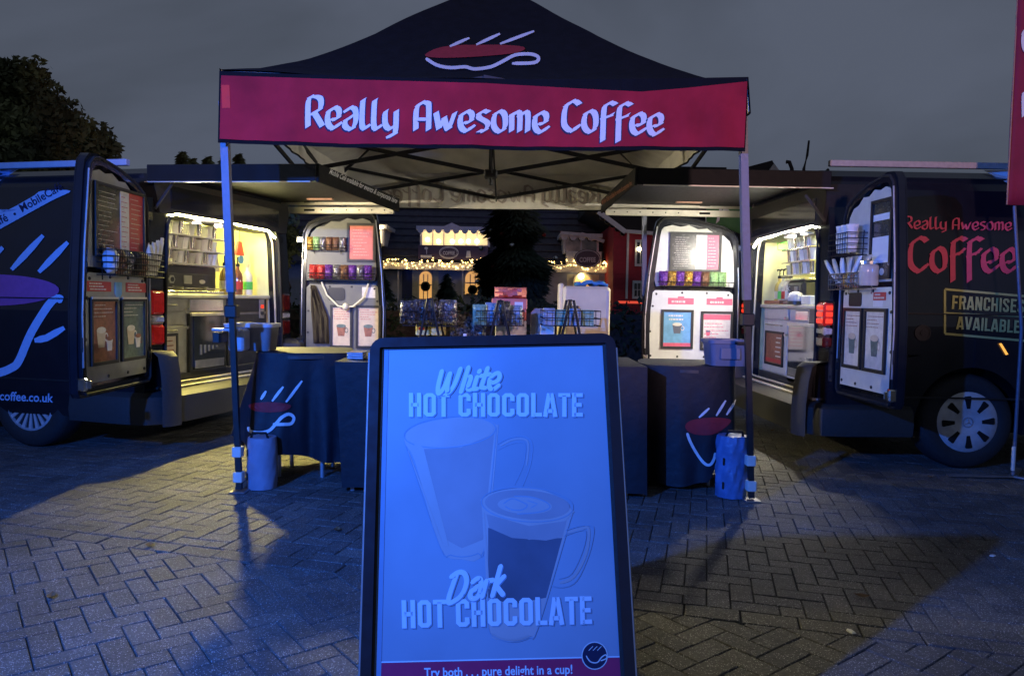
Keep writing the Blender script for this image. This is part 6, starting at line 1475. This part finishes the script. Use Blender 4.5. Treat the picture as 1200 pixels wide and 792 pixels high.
def dormer(x0, x1, y0, y1, n, lit, wall0, Y=YS-.3, arch=True, ym=None):
    d = wb(x0, x1, y0, ym or y1, Y, 1.6, 'dormer', 'shop_trim', shop)
    pw = (x1-x0-4)/n
    for i in range(n):
        wb(x0+2+i*pw+.8, x0+2+(i+1)*pw-.8, y0+2.5, y1-1, Y-.03, .02, 'pane', lit, d)
    s_ = MB(); a = P(x0-4,y0,Y-.15); c = P(x1+4,y0,Y-.15); s_.box(a.x,c.x,Y-.2,Y+1.8,a.z-.02,a.z+.10); s_.build('dormer_roof','shop_trim',d)
    m = MB(); L = c.x-a.x
    for i in range(int(L/.28)): m.lathe([(.10,-.01),(.10,.01)], (a.x+.14+i*.28, Y-.21, a.z-.03), 10, 'y')
    m.build('scalloped_trim','shop_trim',d); return d
d1 = dormer(412,450,266.5,287,3,'window_bright',0); wb(412,442,286.5,303,YS-.38,.05,'sign_board','shop_sign',shop); wb(424,433,290,300,YS-.41,.03,'sign_picture','shop_trim',shop)
wb(417,449,265,267.2,YS-.6,.05,'light_strip','lamp_glow',shop); MB().bar(P(441,303,YS-.4),P(446,285,YS-.4),.12,.12).build('post','shop_cream',shop)
d2 = dormer(492,574,268.5,288,6,'window_lit',0); 
pk = MB().prism([(P(520,268,YS).x,P(520,268,YS).z),(P(531,263,YS).x,P(531,263,YS).z),(P(542,268,YS).x,P(542,268,YS).z)], YS-.52, YS-.4).build('peak_trim','shop_trim',shop)
for px in (501, 514, 530, 540, 549, 559): q = P(px, 283 if px > 505 else 281, YS-.36); MB().ball(tuple(q), .07, 8, 5).build('lamp','lamp_glow',d2)
sg = wb(490,572,288.5,303.5,YS-.38,.06,'sign_board','shop_sign',shop)
SS = plane((0, YS-.385, 0), (0,1,0))
mb = MB(); e_ = ell(526,296,11,6.8,28); ribbon(e_+[e_[0]], 1.0, SS, mb, .01, 1); e_ = ell(526,296,9.6,5.6,28); ribbon(e_+[e_[0]], .4, SS, mb, .01, 1); mb.build('oval_border','shop_trim',sg)
put(block_text('COFFEE', .03), (519,298.5), (533,298.5), 4.2, SS, 'shop_trim', sg, .012)
mb = MB(); ribbon([(500,291),(500,298)], 1.2, SS, mb, .01, 2); blob(ell(499.5,291,2.2,1.6,10), SS, mb, .012, 1); blob([(493,299),(506,299),(506,302),(493,302)], SS, mb, .012, 1); blob([(547,294),(551,294),(552,302),(546,302)], SS, mb, .012, 1); mb.build('sign_picture','shop_trim',sg)
# right dormer with an oval sign
d3 = dormer(660,702,277,298,2,'window_dark',0,YS-.35,ym=297); MB().bar(P(657,273,YS-.6),P(682,275,YS-.6),.10,.10).build('barge_board','shop_trim',d3); MB().bar(P(681,274,YS-.6),P(708,283,YS-.6),.10,.10).build('barge_board','shop_trim',d3)
wb(663,705,295,311,YS-.5,.05,'sign_side','shop_trim',shop)
mb = MB(); q = P(688.5,303,YS-.6); mb.prism(ell(q.x,q.z,.42,.29,32), YS-.62, YS-.56); ov = mb.build('oval_sign','shop_sign',shop)
SS2 = plane((0, YS-.63, 0), (0,1,0)); mb = MB(); e_ = ell(688.5,303,14,9.6,30); ribbon(e_+[e_[0]], .8, SS2, mb, .01, 1); mb.build('oval_border','shop_trim',ov); put(block_text('COFFEE', .03), (679,307), (698,307), 5.6, SS2, 'shop_trim', ov, .012)
# arched windows and doors
def arch(cx, w_, y0, y1, m, nm, wreath, Y=YS-.02, frame='shop_cream'):
    a = P(cx-w_/2,y1,Y); c = P(cx+w_/2,y0,Y); x0,x1,z0,z1 = a.x,c.x,a.z,c.z; r_ = (x1-x0)/2; mx = (x0+x1)/2
    ol = lambda k: [(mx-r_*k,z0),(mx+r_*k,z0)]+[(mx+r_*k*math.cos(R(9*i)), z1-r_+r_*k*math.sin(R(9*i))) for i in range(21)]
    f_ = MB().frame(ol(1.22), ol(1.0), Y-.08, Y+.02).build(nm, frame, shop)
    MB().prism(ol(1.0), Y-.03, Y).build('glazing', m, f_)
    g_ = MB()
    for k in (-.33, .33): g_.box(mx+r_*k-.015, mx+r_*k+.015, Y-.05, Y-.03, z0, z1-.1)
    g_.box(x0, x1, Y-.05, Y-.03, (z0+z1)/2-.02, (z0+z1)/2+.02); g_.build('glazing_bars', 'shop_cream', f_)
    if wreath:
        q = MB(); q.lathe([(.10,-.03),(.16,0),(.10,.03),(.07,0),(.10,-.03)], (mx, Y-.09, z0+(z1-z0)*wreath), 14, 'y'); q.build('wreath','needle',f_)
arch(434,18,316,340,'window_amber','arched_window',.30); arch(499,15,318,350,'window_amber','arched_door',.45); arch(554,18,318,345,'window_amber','arched_window',.2); arch(683,20,322,350,'window_amber','arched_door',.0)
MB().ball(tuple(P(681,324,YS-.2)), .10, 8, 5).build('lamp','lamp_glow',shop); wb(664,702,322,352,YS-.005,.01,'cream_render','shop_cream',shop); wb(483,492,314,350,YS-.006,.01,'cream_render','shop_cream',shop); wb(507,514,314,350,YS-.006,.01,'cream_render','shop_cream',shop); wb(422,446,314,345,YS-.006,.01,'cream_render','shop_trim',shop)
wb(471,483,315,350,YS-.05,.04,'blue_door','shop_door_blue',shop); wb(465.5,467.5,314,352,YS-.3,.08,'post','shop_trim',shop); wb(541,543,314,350,YS-.3,.08,'post','shop_trim',shop)
# fairy lights along the eaves
fl_ = thing('fairy_lights', 'sagging string of warm fairy lights along the shop eaves', 'fairy lights', (0, YS-.55, ze)); mb = MB(); rnd = random.Random(3); pts = []
px = 414
while px < 716:
    y = 308+1.5*math.sin(px*.12)+(0 if px < 600 else (px-640)*.05); q = P(px, y, YS-.55); pts.append(tuple(q))
    for _ in range(2 if (px < 572 or px > 640) else 0):
        c = q+Vector((rnd.uniform(-.1,.1), rnd.uniform(-.05,.05), rnd.uniform(-.16,.12))); mb.ball(tuple(c), .018*rnd.uniform(.5,1.6), 6, 4)
    px += 2.3
mb.build('bulbs','bulb',fl_, kind='stuff'); MB().tube(pts, .012, 4).build('wire','wire',fl_)
# red house
YR = 22.0; rh = thing('red_house', 'dark red wooden house with white windows and scalloped bargeboard', 'house', (P(750,350,YR).x, YR, 0))
hx0, hx1 = P(719,350,YR).x, P(850,350,YR).x; zw = P(740,271,YR).z; pkx, pkz = P(655,232,YR).x, P(700,246,YR).z
MB().prism([(hx0,0),(hx1,0),(hx1,zw),(P(733,272,YR).x,zw),(P(719,262,YR).x,P(719,262,YR).z)], YR, YR+5).build('wall','house_red',rh)
for i in range(22): 
    z = .15+i*.14
    if z < zw-.1: MB().box(hx0,hx1,YR-.012,YR,z,z+.012).build('board_joint','house_red',rh)
wb(733,737.5,272,350,YR-.06,.05,'corner_board','house_white',rh)
MB().bar(P(733,271,YR-.1),P(800,276,YR-.1),.08,.10).build('fascia','house_white',rh)
MB().bar(P(701,248,YR-.2),P(733,272,YR-.2),.06,.14).build('barge_board','house_white',rh)
m = MB()
for i in range(5):
    q = P(706+i*6, 254.5+i*4.6, YR-.2); m.lathe([(.085,-.02),(.085,.02),(.05,.02),(.05,-.02),(.085,-.02)], tuple(q), 12, 'y')
m.build('scallop','house_white',rh)
MB().prism([(P(690,246,YR).x,P(700,243,YR).z),(P(733,268,YR).x,P(733,268,YR).z),(hx1,P(800,272,YR).z),(hx1,5.2),(P(700,246,YR).x,5.2)], YR+.3, YR+6).build('roof','far_roof',rh)
for (x0, x1, y0, y1, nx, ny, mm) in ((744,757,281,312,2,2,'window_dark'),(741,757,329,350,3,2,'window_dark')):
    f_ = wb(x0,x1,y0,y1,YR-.08,.07,'window_frame','house_white',rh)
    for i in range(nx):
        for j in range(ny): wb(x0+2+(x1-x0-4)/nx*i+.5,x0+2+(x1-x0-4)/nx*(i+1)-.5,y0+2.5+(y1-y0-5)/ny*j+.5,y0+2.5+(y1-y0-5)/ny*(j+1)-.5,YR-.10,.012,'pane',mm,f_)
q = P(749,292,YR-.12); MB().ball(tuple(q), .07, 8, 5).build('lamp','lamp_glow',rh)
tag(MB().bar(P(724,354,18),P(756,354.5,18),.08,.06).build('light_bar','red_glow',loc=P(740,354,18)), 'low glowing red light bar at the foot of the red house', 'light')
# hedge and small conifers
rnd = random.Random(21); mb = MB(); Y = 11.0
leaves(mb, [(P(300+i*17,368,Y).x, Y+rnd.uniform(-.2,.2), .62+rnd.uniform(-.1,.1), .52) for i in range(30)], 9000, .05, rnd)
hd = thing('hedge', 'long dark clipped hedge behind the gazebo', 'hedge', (0, Y, 0)); mb.build('foliage','hedge_leaf',hd); MB().box(P(300,360,Y).x,P(790,360,Y).x,Y-.3,Y+.3,0,.95).build('stems','bark',hd)
def conifer(px, ytop, ybase, wpx, Y, lab, n=900, baub=False):
    q = P(px, ytop, Y); base = P(px, ybase, Y); H = q.z; w_ = wpx*Y/FPX/2; t = thing('christmas_tree' if baub else 'conifer', lab, 'tree', (q.x, Y, 0)); rnd = random.Random(px); mb = MB()
    for _ in range(n):
        h = 1-math.sqrt(rnd.random()*.96+.002); tier = .80+.12*math.sin(h*34)+.16*math.sin(h*19+px); rad = w_*(1-h)**(.55 if baub else 1)*rnd.uniform(.25,1.05)*tier*(1+.12*math.sin(h*23)+.1*math.sin(h*9+1))+.02; a = rnd.uniform(0, 6.283); z = base.z+(H-base.z)*h
        c = Vector((q.x+rad*math.cos(a), Y+rad*math.sin(a), z)); L = .05*Y/8*rnd.uniform(.6,1.5)*(1.2-h*.6); d = Vector((math.cos(a)*L, math.sin(a)*L, -L*.45)); e2 = Vector((-math.sin(a)*L*.25, math.cos(a)*L*.25, L*.12)); k = len(mb.v); mb.v += [c-d, c+e2, c+d, c-e2]; mb.f.append((k,k+1,k+2,k+3))
    mb.build('crown','needle',t); MB().tube([(q.x,Y,0),(q.x,Y,H*.97)], .05, 6, r1=.01).build('trunk','bark',t); return t, q
conifer(449,318,352,26,20,'small dark conifer in front of the left arched shop window'); conifer(524,320,352,24,20,'small dark conifer between the shop door and the Christmas tree')
ct_, q = conifer(604,205,378,118,13,'large dark Christmas tree with baubles in front of the shops', 20000, True)
rnd = random.Random(4)
for i,(px,py,m_) in enumerate(((575,270,'bauble_silver'),(588,274,'bauble_red'),(600,287,'bauble_silver'),(611,315,'bauble_red'),(564,291,'bauble_silver'),(651,303,'bauble_silver'),(637,275,'bauble_red'),(560,330,'bauble_silver'),(626,340,'bauble_red'),(590,335,'bauble_silver'),(643,320,'bauble_silver'),(578,312,'bauble_red'))):
    b_ = P(px, py, 12.55+.012*abs(px-604)); MB().ball(tuple(b_), .045, 10, 6).build('bauble', m_, ct_)
